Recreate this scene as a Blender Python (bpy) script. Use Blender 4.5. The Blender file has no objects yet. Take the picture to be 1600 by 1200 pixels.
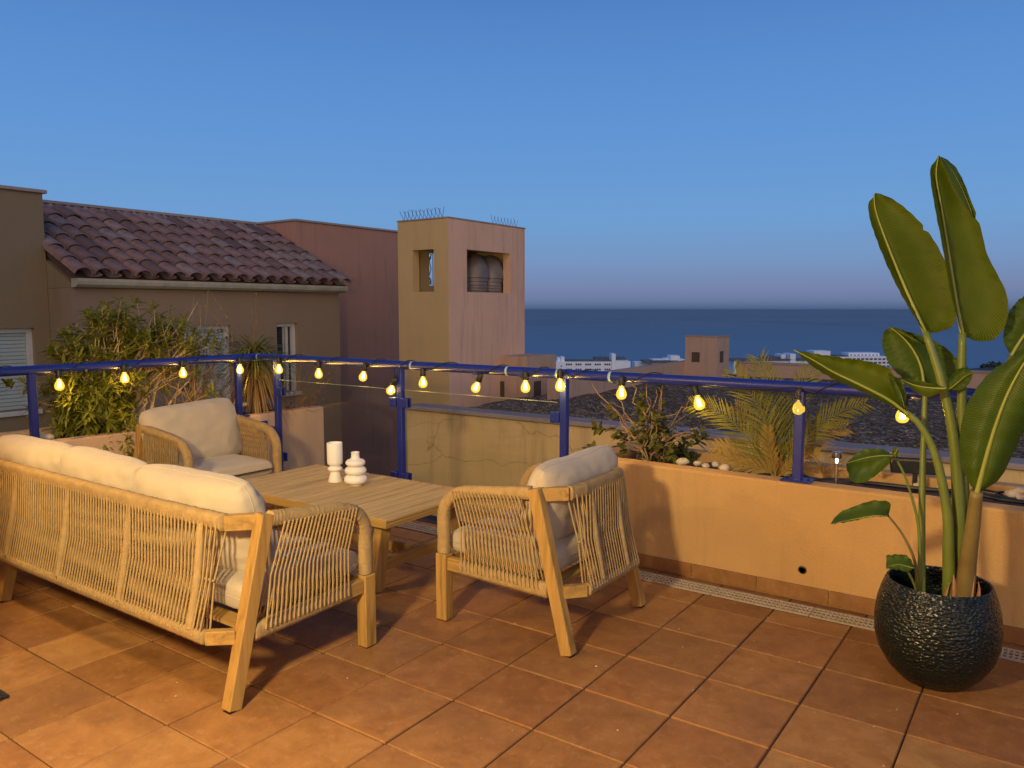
import bpy, bmesh, math, random
from mathutils import Vector, Matrix, noise as mnoise
R = math.radians
rnd = random.Random(7)
sc = bpy.context.scene
col = sc.collection

# ------------------------------------------------------------------ camera
FPX, CAMH = 1225.0, 1.5
PITCH, YAW = math.atan(118 / FPX), R(35.15)
cd = bpy.data.cameras.new('camera')
cd.sensor_width = 36.0
cd.lens = 36.0 * FPX / 1600.0
cd.clip_start, cd.clip_end = 0.05, 120000
cam = bpy.data.objects.new('camera', cd)
col.objects.link(cam)
cam.location = (0, 0, CAMH)
cam.rotation_euler = (math.pi / 2 - PITCH, 0, YAW)
sc.camera = cam

# ------------------------------------------------------------------ dusk sky
world = bpy.data.worlds.new('World')
sc.world = world
world.use_nodes = True
wn, wl = world.node_tree.nodes, world.node_tree.links
bg = wn['Background']
tc = wn.new('ShaderNodeTexCoord')
sx = wn.new('ShaderNodeSeparateXYZ')
wl.new(tc.outputs['Generated'], sx.inputs[0])
mr = wn.new('ShaderNodeMapRange')
mr.inputs['From Min'].default_value = -0.2
mr.inputs['From Max'].default_value = 1.0
wl.new(sx.outputs['Z'], mr.inputs['Value'])
cr = wn.new('ShaderNodeValToRGB')
def srgb(r, g, b):
    f = lambda c: (c / 255 / 12.92) if c / 255 <= 0.04045 else ((c / 255 + 0.055) / 1.055) ** 2.4
    return (f(r), f(g), f(b), 1)
stops = [(-0.20, (70, 84, 112)), (-0.002, (68, 88, 124)), (0.003, (88, 106, 143)), (0.010, (106, 123, 160)), (0.026, (118, 134, 172)),
         (0.06, (118, 150, 194)), (0.11, (110, 158, 210)), (0.19, (100, 151, 212)),
         (0.28, (90, 141, 207)), (0.36, (80, 128, 196)), (0.6, (58, 100, 164)), (1.0, (40, 76, 136))]
els = cr.color_ramp.elements
while len(els) < len(stops):
    els.new(0.5)
for e, (z, c) in zip(els, stops):
    e.position = (z + 0.2) / 1.2
    e.color = srgb(*c)
wl.new(mr.outputs[0], cr.inputs[0])
wl.new(cr.outputs[0], bg.inputs['Color'])
bg.inputs['Strength'].default_value = 1.0

sc.view_settings.view_transform = 'Standard'
sc.view_settings.look = 'None'
sc.view_settings.exposure = 0.0
sc.view_settings.gamma = 1.0
sc.view_settings.use_curve_mapping = False
sc.render.engine = 'CYCLES'
sc.cycles.use_denoising = True
sc.cycles.max_bounces = 6
sc.cycles.transparent_max_bounces = 16
sc.cycles.sample_clamp_indirect = 4.0

# lamps of the house (their fixtures are built further down)
LAMP_FLOOR = dict(pos=(-1.40, -0.04, 1.80), power=480, color=(1.0, 0.75, 0.36))
LAMP_WALL = dict(pos=(-4.10, 1.11, 2.00), power=105, color=(1.0, 0.68, 0.26))
BULB_POWER, BULB_COLOR = 7.0, (1.0, 0.66, 0.16)
# afterglow of the sun that has set behind the viewer: one very soft, weak sun
sd_ = bpy.data.lights.new('afterglow_sun', 'SUN'); sd_.energy = 1.05; sd_.angle = R(60); sd_.color = (1.0, 0.74, 0.48)
so0 = bpy.data.objects.new('afterglow_sun', sd_); col.objects.link(so0)
so0.rotation_euler = (R(68), 0, YAW + R(8))

# ------------------------------------------------------------------ pixel ray -> point at a real distance
_c, _s = math.cos(PITCH), math.sin(PITCH)
_F = Vector((-math.sin(YAW), math.cos(YAW), 0))
_Rt = Vector((math.cos(YAW), math.sin(YAW), 0))
def ray(u, v):
    x, y = (u - 800) / FPX, -(v - 600) / FPX
    return _Rt * x + _F * (_c + _s * y) + Vector((0, 0, -_s + _c * y))
def at(u, v, x=None, y=None, z=None, d=None):
    r = ray(u, v)
    if x is not None: t = x / r.x
    elif y is not None: t = y / r.y
    elif z is not None: t = (z - CAMH) / r.z
    else: t = d / (r.dot(_F))
    return r * t + Vector((0, 0, CAMH))

# ------------------------------------------------------------------ mesh builder
class MB:
    def __init__(self): self.v, self.f, self.uv = [], [], {}
    def add(self, vs, fs):
        b = len(self.v)
        self.v += [Vector(p) for p in vs]
        self.f += [tuple(i + b for i in f) for f in fs]
    def box(self, c, s, rot=None, bevel=0.0, seg=1):
        if bevel <= 0:
            hx, hy, hz = s[0] / 2, s[1] / 2, s[2] / 2
            vs = [Vector((x, y, z)) for z in (-hz, hz) for y in (-hy, hy) for x in (-hx, hx)]
            fs = [(0, 2, 3, 1), (4, 5, 7, 6), (0, 1, 5, 4), (2, 6, 7, 3), (0, 4, 6, 2), (1, 3, 7, 5)]
        else:
            bm = bmesh.new()
            bmesh.ops.create_cube(bm, size=1.0)
            for v in bm.verts: v.co = Vector((v.co.x * s[0], v.co.y * s[1], v.co.z * s[2]))
            bmesh.ops.bevel(bm, geom=bm.edges[:], offset=min(bevel, min(s) * 0.45), segments=seg, affect='EDGES', profile=0.6)
            bm.verts.index_update()
            vs = [v.co.copy() for v in bm.verts]
            fs = [tuple(v.index for v in f.verts) for f in bm.faces]
            bm.free()
        m = rot.to_3x3() if rot is not None else Matrix.Identity(3)
        c = Vector(c)
        self.add([m @ p + c for p in vs], fs)
        return self
    def span(self, a, b, bevel=0.0, seg=1):
        a, b = Vector(a), Vector(b)
        return self.box((a + b) / 2, [abs(b[i] - a[i]) for i in range(3)], None, bevel, seg)
    def bar(self, a, b, w, h, up=(0, 0, 1), bevel=0.0):
        a, b = Vector(a), Vector(b)
        d = (b - a); L = d.length; d.normalize()
        u = Vector(up); x = d.cross(u)
        if x.length < 1e-4: x = d.cross(Vector((1, 0, 0)))
        x.normalize(); z = x.cross(d).normalized()
        m = Matrix((x, d, z)).transposed()
        return self.box((a + b) / 2, (w, L, h), m, bevel)
    def tube(self, pts, r, n=8, caps=True, closed=False, sq=None, upv=(0, 0, 1)):
        pts = [Vector(p) for p in pts]
        N = len(pts)
        rr = r if isinstance(r, (list, tuple)) else [r] * N
        base = len(self.v)
        prev = None
        for i, p in enumerate(pts):
            if closed: t = pts[(i + 1) % N] - pts[i - 1]
            else: t = pts[min(i + 1, N - 1)] - pts[max(i - 1, 0)]
            if t.length < 1e-9: t = Vector((0, 0, 1))
            t.normalize()
            if prev is None:
                a = Vector(upv) - t * t.dot(Vector(upv))
                if a.length < 0.05: a = Vector((1, 0, 0)) - t * t.x
            else:
                a = prev - t * prev.dot(t)
                if a.length < 1e-5: a = Vector((1, 0, 0)) - t * t.x
            a.normalize(); prev = a
            b = t.cross(a)
            for k in range(n):
                an = 2 * math.pi * k / n
                ca, sa = math.cos(an), math.sin(an)
                if sq:
                    e = sq[2]
                    ca = math.copysign(abs(ca) ** e, ca) * sq[0]
                    sa = math.copysign(abs(sa) ** e, sa) * sq[1]
                self.v.append(p + (a * ca + b * sa) * rr[i])
        M = N if closed else N - 1
        for i in range(M):
            j = (i + 1) % N
            for k in range(n):
                k2 = (k + 1) % n
                self.f.append((base + i * n + k, base + i * n + k2, base + j * n + k2, base + j * n + k))
        if caps and not closed:
            self.f.append(tuple(base + k for k in reversed(range(n))))
            self.f.append(tuple(base + (N - 1) * n + k for k in range(n)))
        return self
    def lathe(self, prof, n=32, c=(0, 0, 0), axis=None):
        c = Vector(c); base = len(self.v)
        q = Vector((0, 0, 1)).rotation_difference(Vector(axis).normalized()) if axis is not None else None
        for (r, z) in prof:
            for k in range(n):
                a = 2 * math.pi * k / n
                p = Vector((r * math.cos(a), r * math.sin(a), z))
                if q: p = q @ p
                self.v.append(p + c)
        for i in range(len(prof) - 1):
            for k in range(n):
                k2 = (k + 1) % n
                self.f.append((base + i * n + k, base + i * n + k2, base + (i + 1) * n + k2, base + (i + 1) * n + k))
        if prof[0][0] > 1e-6: self.f.append(tuple(base + k for k in reversed(range(n))))
        if prof[-1][0] > 1e-6: self.f.append(tuple(base + (len(prof) - 1) * n + k for k in range(n)))
        return self
    def build(self, name, mat, parent=None, smooth=False, off=None, uv=None, auto=None):
        me = bpy.data.meshes.new(name)
        o3 = Vector(off) if off is not None else Vector((0, 0, 0))
        me.from_pydata([tuple(p - o3) for p in self.v], [], self.f)
        me.materials.append(mat)
        if smooth:
            for p in me.polygons: p.use_smooth = True
            if auto is not None: me.set_sharp_from_angle(angle=R(auto))
        if uv is not None:
            lay = me.uv_layers.new(name='UVMap')
            for lp in me.loops: lay.data[lp.index].uv = uv[lp.vertex_index]
        me.update()
        o = bpy.data.objects.new(name, me)
        col.objects.link(o)
        if parent is not None: o.parent = parent
        return o

def empty(name, loc=(0, 0, 0), rz=0.0):
    o = bpy.data.objects.new(name, None)
    o.empty_display_size = 0.1
    col.objects.link(o)
    o.location = loc; o.rotation_euler = (0, 0, rz)
    return o
def tag(o, label=None, cat=None, group=None, kind=None):
    if label: o['label'] = label
    if cat: o['category'] = cat
    if group: o['group'] = group
    if kind: o['kind'] = kind
    return o
def inst(o, parent=None, loc=None, rot=None, scale=None):
    c = o.copy(); col.objects.link(c)
    if parent is not None: c.parent = parent
    if loc is not None: c.location = loc
    if rot is not None: c.rotation_euler = rot
    if scale is not None: c.scale = scale
    return c
def copy_tree(o, parent=None):
    c = o.copy(); col.objects.link(c)
    if parent is not None: c.parent = parent
    for ch in list(o.children): copy_tree(ch, c)
    return c

# ------------------------------------------------------------------ materials
def nmat(name):
    m = bpy.data.materials.new(name); m.use_nodes = True
    nt = m.node_tree
    return m, nt.nodes, nt.links, nt.nodes['Principled BSDF']
def ramp(N, L, fac, cols, pos=None):
    r = N.new('ShaderNodeValToRGB'); e = r.color_ramp.elements
    while len(e) < len(cols): e.new(0.5)
    for i, c in enumerate(cols):
        e[i].position = pos[i] if pos else i / (len(cols) - 1)
        e[i].color = (*c[:3], 1)
    L.new(fac, r.inputs[0]); return r.outputs[0]
def coord(N, L, scale=(1, 1, 1), kind='Object'):
    t = N.new('ShaderNodeTexCoord'); mp = N.new('ShaderNodeMapping'); mp.inputs['Scale'].default_value = scale
    L.new(t.outputs[kind], mp.inputs[0]); return mp.outputs[0]
def noise(N, L, vec, scale, detail=5, rough=0.6, dist=0.0):
    n = N.new('ShaderNodeTexNoise'); n.inputs['Scale'].default_value = scale; n.inputs['Detail'].default_value = detail
    n.inputs['Roughness'].default_value = rough; n.inputs['Distortion'].default_value = dist
    L.new(vec, n.inputs['Vector']); return n.outputs['Fac']
def mix(N, L, fac, a, b, mode='MIX'):
    m = N.new('ShaderNodeMix'); m.data_type = 'RGBA'; m.blend_type = mode
    for k, x in ((0, fac), (6, a), (7, b)):
        if hasattr(x, 'links') or hasattr(x, 'is_output'): L.new(x, m.inputs[k])
        elif isinstance(x, (int, float)): m.inputs[k].default_value = x
        else: m.inputs[k].default_value = (*x[:3], 1)
    return m.outputs[2]
def bump(N, L, B, h, strength=0.3, dist=0.01):
    b = N.new('ShaderNodeBump'); b.inputs['Strength'].default_value = strength; b.inputs['Distance'].default_value = dist
    L.new(h, b.inputs['Height']); L.new(b.outputs[0], B.inputs['Normal']); return b
def objrand(N):
    return N.new('ShaderNodeObjectInfo').outputs['Random']

def plain(name, c, rough=0.5, metal=0.0, var=0.12, scale=8, bumpk=0.0, bscale=60, spec=0.5):
    m, N, L, B = nmat(name)
    v = coord(N, L)
    f = noise(N, L, v, scale)
    L.new(ramp(N, L, f, [[x * (1 - var) for x in c], [min(1, x * (1 + var)) for x in c]], [0.3, 0.7]), B.inputs['Base Color'])
    B.inputs['Roughness'].default_value = rough; B.inputs['Metallic'].default_value = metal
    B.inputs['Specular IOR Level'].default_value = spec
    if bumpk: bump(N, L, B, noise(N, L, v, bscale), bumpk, 0.01)
    return m
def stucco(name, c, dirt=(0.12, 0.09, 0.07), streak=0.35, grain=90, crack=False, var=0.14):
    m, N, L, B = nmat(name)
    v = coord(N, L)
    big = noise(N, L, v, 1.3, 6, 0.65)
    base = ramp(N, L, big, [[x * (1 - var) for x in c], c, [min(1, x * (1 + var * 0.7)) for x in c]], [0.25, 0.5, 0.75])
    vs = coord(N, L, (7, 7, 0.55))
    st = noise(N, L, vs, 1.0, 6, 0.7)
    sf = ramp(N, L, st, [(0, 0, 0), (streak, streak, streak)], [0.52, 0.78])
    c2 = mix(N, L, sf, base, dirt)
    sp = noise(N, L, v, 22, 4, 0.7)
    c3 = mix(N, L, ramp(N, L, sp, [(0, 0, 0), (0.5, 0.5, 0.5)], [0.66, 0.78]), c2, [x * 0.62 for x in c])
    if crack:
        vo = N.new('ShaderNodeTexVoronoi'); vo.feature = 'DISTANCE_TO_EDGE'; vo.inputs['Scale'].default_value = 0.55
        cn = N.new('ShaderNodeVectorMath'); cn.operation = 'ADD'
        nz = N.new('ShaderNodeTexNoise'); nz.inputs['Scale'].default_value = 3.0; nz.inputs['Detail'].default_value = 6
        sc_ = N.new('ShaderNodeVectorMath'); sc_.operation = 'SCALE'; sc_.inputs['Scale'].default_value = 0.28
        vq = coord(N, L, (0.55, 1, 1.7))
        L.new(v, nz.inputs['Vector']); L.new(nz.outputs['Color'], sc_.inputs[0]); L.new(vq, cn.inputs[0]); L.new(sc_.outputs[0], cn.inputs[1])
        L.new(cn.outputs[0], vo.inputs['Vector'])
        c3 = mix(N, L, ramp(N, L, vo.outputs['Distance'], [(0.5, 0.5, 0.5), (0, 0, 0)], [0.0, 0.0035]), c3, [x * 0.3 for x in c])
    L.new(c3, B.inputs['Base Color'])
    B.inputs['Roughness'].default_value = 0.9; B.inputs['Specular IOR Level'].default_value = 0.2
    g = noise(N, L, v, grain, 5, 0.7); g2 = noise(N, L, v, 6, 4)
    mm = N.new('ShaderNodeMath'); mm.operation = 'ADD'; L.new(g, mm.inputs[0]); L.new(g2, mm.inputs[1])
    bump(N, L, B, mm.outputs[0], 0.45, 0.008)
    return m
def wood(name, c, axis=0, dark=0.42):
    m, N, L, B = nmat(name)
    scl = [26, 26, 26]; scl[axis] = 1.6
    t = N.new('ShaderNodeTexCoord'); mp = N.new('ShaderNodeMapping'); mp.inputs['Scale'].default_value = scl
    rr = objrand(N); cb = N.new('ShaderNodeCombineXYZ'); mu = N.new('ShaderNodeMath'); mu.operation = 'MULTIPLY'; mu.inputs[1].default_value = 37
    L.new(rr, mu.inputs[0])
    for k in range(3): L.new(mu.outputs[0], cb.inputs[k])
    L.new(cb.outputs[0], mp.inputs['Location']); L.new(t.outputs['Object'], mp.inputs[0])
    f = noise(N, L, mp.outputs[0], 1.0, 7, 0.62, 0.6)
    a = ramp(N, L, f, [[x * dark for x in c], c, [min(1, x * 1.25) for x in c]], [0.28, 0.5, 0.72])
    b = mix(N, L, ramp(N, L, rr, [(0, 0, 0), (0.35, 0.35, 0.35)]), a, [c[0] * 0.7, c[1] * 0.66, c[2] * 0.6])
    L.new(b, B.inputs['Base Color'])
    B.inputs['Roughness'].default_value = 0.55; B.inputs['Specular IOR Level'].default_value = 0.3
    bump(N, L, B, f, 0.25, 0.003)
    return m
def fabric(name, c):
    m, N, L, B = nmat(name)
    v = coord(N, L)
    f = noise(N, L, v, 5, 4)
    L.new(ramp(N, L, f, [[x * 0.93 for x in c], c], [0.35, 0.65]), B.inputs['Base Color'])
    B.inputs['Roughness'].default_value = 0.95; B.inputs['Specular IOR Level'].default_value = 0.1
    B.inputs['Sheen Weight'].default_value = 0.15
    w1 = noise(N, L, coord(N, L, (1, 1, 1)), 380, 2); w2 = noise(N, L, v, 14, 3)
    mm = N.new('ShaderNodeMath'); mm.operation = 'MULTIPLY_ADD'; mm.inputs[1].default_value = 0.25
    L.new(w1, mm.inputs[0]); L.new(w2, mm.inputs[2])
    bump(N, L, B, mm.outputs[0], 0.25, 0.012)
    return m
def leafmat(name, ca, cb, trans=0.25, rough=0.4, veins=0.0, spec=0.4):
    m, N, L, B = nmat(name)
    v = coord(N, L)
    f = noise(N, L, v, 6, 4)
    c = ramp(N, L, f, [ca, cb], [0.3, 0.7])
    if veins:
        uvc = coord(N, L, (1, 1, 1), 'UV')
        w = N.new('ShaderNodeTexWave'); w.bands_direction = 'X'; w.inputs['Scale'].default_value = veins; w.inputs['Distortion'].default_value = 0.6
        w.inputs['Detail'].default_value = 1.5
        L.new(uvc, w.inputs['Vector'])
        c = mix(N, L, ramp(N, L, w.outputs['Fac'], [(0, 0, 0), (0.75, 0.75, 0.75)], [0.4, 0.9]), c, [x * 0.55 for x in ca])
        bump(N, L, B, w.outputs['Fac'], 0.22, 0.004)
        sp = noise(N, L, v, 2.4, 5, 0.7)
        c = mix(N, L, ramp(N, L, sp, [(0, 0, 0), (0.45, 0.45, 0.45)], [0.62, 0.8]), c, [ca[0] * 1.7, ca[1] * 1.1, ca[2]])
    L.new(c, B.inputs['Base Color'])
    B.inputs['Roughness'].default_value = rough; B.inputs['Specular IOR Level'].default_value = spec
    tr = N.new('ShaderNodeBsdfTranslucent'); L.new(c, tr.inputs['Color'])
    ms = N.new('ShaderNodeMixShader'); ms.inputs[0].default_value = trans
    L.new(B.outputs[0], ms.inputs[1]); L.new(tr.outputs[0], ms.inputs[2])
    L.new(ms.outputs[0], N['Material Output'].inputs[0])
    return m
def emis(name, c, s):
    m, N, L, B = nmat(name)
    B.inputs['Base Color'].default_value = (*c, 1); B.inputs['Emission Color'].default_value = (*c, 1); B.inputs['Emission Strength'].default_value = s
    return m

M = {}
def tile_mat():
    m, N, L, B = nmat('terracotta_tile')
    r = objrand(N)
    t = N.new('ShaderNodeTexCoord'); mp = N.new('ShaderNodeMapping'); L.new(t.outputs['Object'], mp.inputs[0])
    cb = N.new('ShaderNodeCombineXYZ'); mu = N.new('ShaderNodeMath'); mu.operation = 'MULTIPLY'; mu.inputs[1].default_value = 91
    L.new(r, mu.inputs[0]); L.new(mu.outputs[0], cb.inputs[0]); L.new(mu.outputs[0], cb.inputs[2]); L.new(cb.outputs[0], mp.inputs['Location'])
    v = mp.outputs[0]
    f = noise(N, L, v, 9.0, 9, 0.70, 0.5)
    a = ramp(N, L, f, [(0.20, 0.092, 0.030), (0.28, 0.138, 0.046), (0.345, 0.185, 0.072)], [0.28, 0.5, 0.74])
    hue = ramp(N, L, r, [(0.74, 0.66, 0.60), (1.02, 0.98, 0.94), (0.90, 0.78, 0.72), (1.14, 1.18, 1.15)], [0, 0.35, 0.6, 1.0])
    b = mix(N, L, 1.0, a, hue, 'MULTIPLY')
    st = noise(N, L, v, 26, 5, 0.75)
    c = mix(N, L, ramp(N, L, st, [(0, 0, 0), (0.45, 0.45, 0.45)], [0.54, 0.78]), b, (0.42, 0.27, 0.145))
    fl = noise(N, L, v, 2.3, 5, 0.7)
    c = mix(N, L, ramp(N, L, fl, [(0, 0, 0), (0.65, 0.65, 0.65)], [0.50, 0.74]), c, (0.165, 0.075, 0.035))
    fw = noise(N, L, v, 90, 2, 0.5)
    c = mix(N, L, ramp(N, L, fw, [(0, 0, 0), (0.5, 0.5, 0.5)], [0.72, 0.8]), c, (0.5, 0.38, 0.28))
    L.new(c, B.inputs['Base Color'])
    L.new(ramp(N, L, f, [(0.5, 0.5, 0.5), (0.72, 0.72, 0.72)]), B.inputs['Roughness'])
    B.inputs['Specular IOR Level'].default_value = 0.3
    bump(N, L, B, f, 0.18, 0.004)
    return m
M['tile'] = tile_mat()
def grout_mat():
    m, N, L, B = nmat('grout')
    v = coord(N, L)
    f = noise(N, L, v, 1.1, 3)
    L.new(ramp(N, L, f, [(0.035, 0.018, 0.010), (0.06, 0.03, 0.018), (0.26, 0.16, 0.09)], [0.40, 0.60, 0.70]), B.inputs['Base Color'])
    B.inputs['Roughness'].default_value = 0.95
    return m
M['grout'] = grout_mat()
M['peach'] = stucco('peach_stucco', (0.54, 0.325, 0.125), streak=0.30, var=0.13)
M['peachpale'] = stucco('pale_peach_stucco', (0.60, 0.40, 0.26), streak=0.25, var=0.11)
M['housewall'] = stucco('house_stucco', (0.60, 0.345, 0.145), streak=0.1, var=0.08)
M['brown'] = stucco('brown_stucco', (0.28, 0.195, 0.125), streak=0.12, var=0.07)
M['olive'] = stucco('olive_brown_stucco', (0.25, 0.185, 0.105), streak=0.2, var=0.08)
M['maroon'] = stucco('maroon_stucco', (0.44, 0.225, 0.15), streak=0.3, var=0.08)
M['pink'] = stucco('pink_stucco', (0.72, 0.445, 0.30), streak=0.42, var=0.10)
M['ochre'] = stucco('ochre_stucco', (0.72, 0.51, 0.23), streak=0.48, var=0.13, crack=True)
M['ochre_plain'] = stucco('ochre_plain_stucco', (0.56, 0.38, 0.165), streak=0.2, var=0.08)
M['coping'] = stucco('coping_concrete', (0.36, 0.29, 0.25), streak=0.2)
M['fadedpink'] = stucco('faded_pink_stucco', (0.50, 0.33, 0.23), streak=0.4, var=0.12)
M['blue'] = plain('blue_paint', (0.014, 0.026, 0.21), 0.33, 0.0, 0.10, 10, 0.06, 120)
M['woodx'] = wood('teak_x', (0.37, 0.225, 0.068), 0)
M['woody'] = wood('teak_y', (0.37, 0.225, 0.068), 1)
M['woodz'] = wood('teak_z', (0.37, 0.22, 0.066), 2)
M['table'] = wood('weathered_teak', (0.46, 0.32, 0.135), 1, 0.6)
M['rope'] = plain('beige_rope', (0.365, 0.25, 0.115), 0.85, 0, 0.16, 30, 0.5, 300, 0.2)
M['cushion'] = fabric('cream_fabric', (0.455, 0.385, 0.29))
M['ceramic'] = plain('white_ceramic', (0.78, 0.74, 0.68), 0.55, 0, 0.03, 5, 0.05, 80)
M['black'] = plain('black_plastic', (0.012, 0.012, 0.013), 0.5, 0, 0.2, 10)
M['darkgap'] = plain('dark_drain', (0.03, 0.025, 0.02), 0.9)
M['ventbrown'] = plain('vent_recess', (0.09, 0.055, 0.035), 0.9)
M['grate'] = plain('grey_grate', (0.38, 0.31, 0.23), 0.6, 0, 0.12, 14)
M['steel'] = plain('brushed_steel', (0.6, 0.6, 0.6), 0.25, 1.0, 0.1, 20)
M['soil'] = plain('soil', (0.075, 0.045, 0.028), 0.95, 0, 0.5, 14, 1.0, 40)
M['stone'] = plain('white_stone', (0.46, 0.40, 0.32), 0.8, 0, 0.2, 18, 0.6, 30)
M['twig'] = plain('twig_bark', (0.28, 0.19, 0.11), 0.85, 0, 0.3, 20)
M['palebark'] = plain('pale_bark', (0.42, 0.31, 0.19), 0.85, 0, 0.25, 20)
M['drygrass'] = leafmat('dry_leaf', (0.26, 0.14, 0.045), (0.38, 0.23, 0.08), 0.2, 0.7)
M['shrub'] = leafmat('shrub_leaf', (0.17, 0.19, 0.022), (0.30, 0.30, 0.045), 0.32, 0.55, spec=0.2)
M['shrubdark'] = leafmat('dark_shrub_leaf', (0.075, 0.085, 0.018), (0.14, 0.145, 0.028), 0.25, 0.5, spec=0.2)
M['grassy'] = leafmat('grassy_leaf', (0.15, 0.16, 0.025), (0.26, 0.25, 0.05), 0.25, 0.5)
M['palm'] = leafmat('palm_leaf', (0.115, 0.125, 0.02), (0.20, 0.19, 0.034), 0.2, 0.55, spec=0.2)
M['palmdry'] = leafmat('palm_dry_leaf', (0.24, 0.17, 0.045), (0.34, 0.24, 0.06), 0.2, 0.6, spec=0.2)
M['banana'] = leafmat('banana_leaf', (0.095, 0.135, 0.005), (0.145, 0.18, 0.007), 0.42, 0.5, 26, 0.2)
M['bananadark'] = leafmat('banana_leaf_green', (0.055, 0.10, 0.008), (0.085, 0.135, 0.012), 0.3, 0.45, 22, 0.25)
M['midrib'] = leafmat('midrib', (0.24, 0.27, 0.04), (0.32, 0.33, 0.07), 0.1, 0.4)
M['stem'] = leafmat('green_stem', (0.105, 0.145, 0.022), (0.17, 0.20, 0.04), 0.05, 0.4)
M['stembrown'] = leafmat('brown_stem', (0.13, 0.085, 0.028), (0.21, 0.16, 0.05), 0.05, 0.5)
M['sheath'] = plain('dry_sheath', (0.34, 0.16, 0.075), 0.7, 0, 0.3, 14)
M['roofdeck'] = plain('roof_mortar', (0.10, 0.06, 0.045), 0.95, 0, 0.3, 6)
M['gutter'] = plain('painted_gutter', (0.42, 0.38, 0.28), 0.6, 0, 0.18, 6)
M['shutter'] = plain('roller_shutter', (0.40, 0.47, 0.44), 0.55, 0, 0.06, 3)
M['frame'] = plain('window_frame_paint', (0.55, 0.54, 0.48), 0.5, 0, 0.06, 5)
M['white'] = plain('white_render', (0.88, 0.88, 0.88), 0.85, 0, 0.04, 0.2)
M['darkwin'] = plain('dark_window', (0.06, 0.065, 0.08), 0.3, 0, 0.2, 0.5)
M['greyroof'] = plain('grey_far_roof', (0.14, 0.125, 0.12), 0.9, 0, 0.3, 0.3)
M['cowl'] = plain('cowl_metal', (0.20, 0.16, 0.13), 0.5, 0.3, 0.2, 5)
M['wire'] = plain('thin_wire', (0.08, 0.08, 0.09), 0.5, 0.5)
M['tape'] = plain('pale_tape', (0.32, 0.45, 0.45), 0.5)
M['rooftree'] = leafmat('far_tree_leaf', (0.035, 0.05, 0.025), (0.06, 0.075, 0.035), 0.1, 0.7)

def rooftile_mat():
    m, N, L, B = nmat('roof_tile_clay')
    r = objrand(N); v = coord(N, L)
    a = ramp(N, L, r, [(0.14, 0.085, 0.072), (0.24, 0.145, 0.12), (0.30, 0.175, 0.14), (0.28, 0.215, 0.185), (0.36, 0.225, 0.18)], [0, 0.2, 0.5, 0.8, 1.0])
    f = noise(N, L, v, 7, 6, 0.7)
    b = mix(N, L, ramp(N, L, f, [(0, 0, 0), (0.75, 0.75, 0.75)], [0.45, 0.75]), a, (0.10, 0.065, 0.06))
    f2 = noise(N, L, v, 3.1, 4, 0.6)
    b = mix(N, L, ramp(N, L, f2, [(0, 0, 0), (0.5, 0.5, 0.5)], [0.55, 0.75]), b, (0.30, 0.24, 0.215))
    L.new(b, B.inputs['Base Color']); B.inputs['Roughness'].default_value = 0.85; B.inputs['Specular IOR Level'].default_value = 0.25
    bump(N, L, B, f, 0.3, 0.01)
    return m
M['rooftile'] = rooftile_mat()
def gravel_mat():
    m, N, L, B = nmat('roof_gravel')
    v = coord(N, L)
    vo = N.new('ShaderNodeTexVoronoi'); vo.inputs['Scale'].default_value = 30; L.new(v, vo.inputs['Vector'])
    sx_ = N.new('ShaderNodeSeparateColor'); L.new(vo.outputs['Color'], sx_.inputs[0])
    a = ramp(N, L, sx_.outputs[0], [(0.11, 0.08, 0.055), (0.24, 0.175, 0.115), (0.50, 0.38, 0.27)], [0.1, 0.6, 1.0])
    big = noise(N, L, v, 0.7, 4)
    a = mix(N, L, ramp(N, L, big, [(0, 0, 0), (0.5, 0.5, 0.5)], [0.4, 0.7]), a, (0.13, 0.092, 0.058))
    L.new(a, B.inputs['Base Color']); B.inputs['Roughness'].default_value = 1.0; B.inputs['Specular IOR Level'].default_value = 0.0
    inv = N.new('ShaderNodeMath'); inv.operation = 'SUBTRACT'; inv.inputs[0].default_value = 1.0; L.new(vo.outputs['Distance'], inv.inputs[1])
    bump(N, L, B, inv.outputs[0], 1.0, 0.04)
    return m
M['gravel'] = gravel_mat()
def sea_mat():
    m, N, L, B = nmat('sea_water')
    v = coord(N, L, (1, 1, 1))
    f = noise(N, L, coord(N, L, (0.0022, 0.0008, 1)), 1.0, 8, 0.62)
    deep = ramp(N, L, f, [(0.145, 0.17, 0.195), (0.205, 0.23, 0.25)], [0.3, 0.7])
    # paler, bluer water over the shallow shelf near the shore
    sp_ = N.new('ShaderNodeSeparateXYZ'); L.new(v, sp_.inputs[0])
    mr_ = N.new('ShaderNodeMapRange'); mr_.inputs['From Min'].default_value = 700; mr_.inputs['From Max'].default_value = 3200
    mr_.inputs['To Min'].default_value = 0.85; mr_.inputs['To Max'].default_value = 0.0; L.new(sp_.outputs['Y'], mr_.inputs['Value'])
    L.new(mix(N, L, mr_.outputs[0], deep, (0.15, 0.27, 0.36)), B.inputs['Base Color'])
    B.inputs['Roughness'].default_value = 0.55; B.inputs['Specular IOR Level'].default_value = 0.25
    bump(N, L, B, noise(N, L, v, 0.12, 6), 0.6, 1.0)
    return m
M['sea'] = sea_mat()
M['land'] = plain('coastal_ground', (0.07, 0.065, 0.045), 0.95, 0, 0.5, 0.02)
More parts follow.
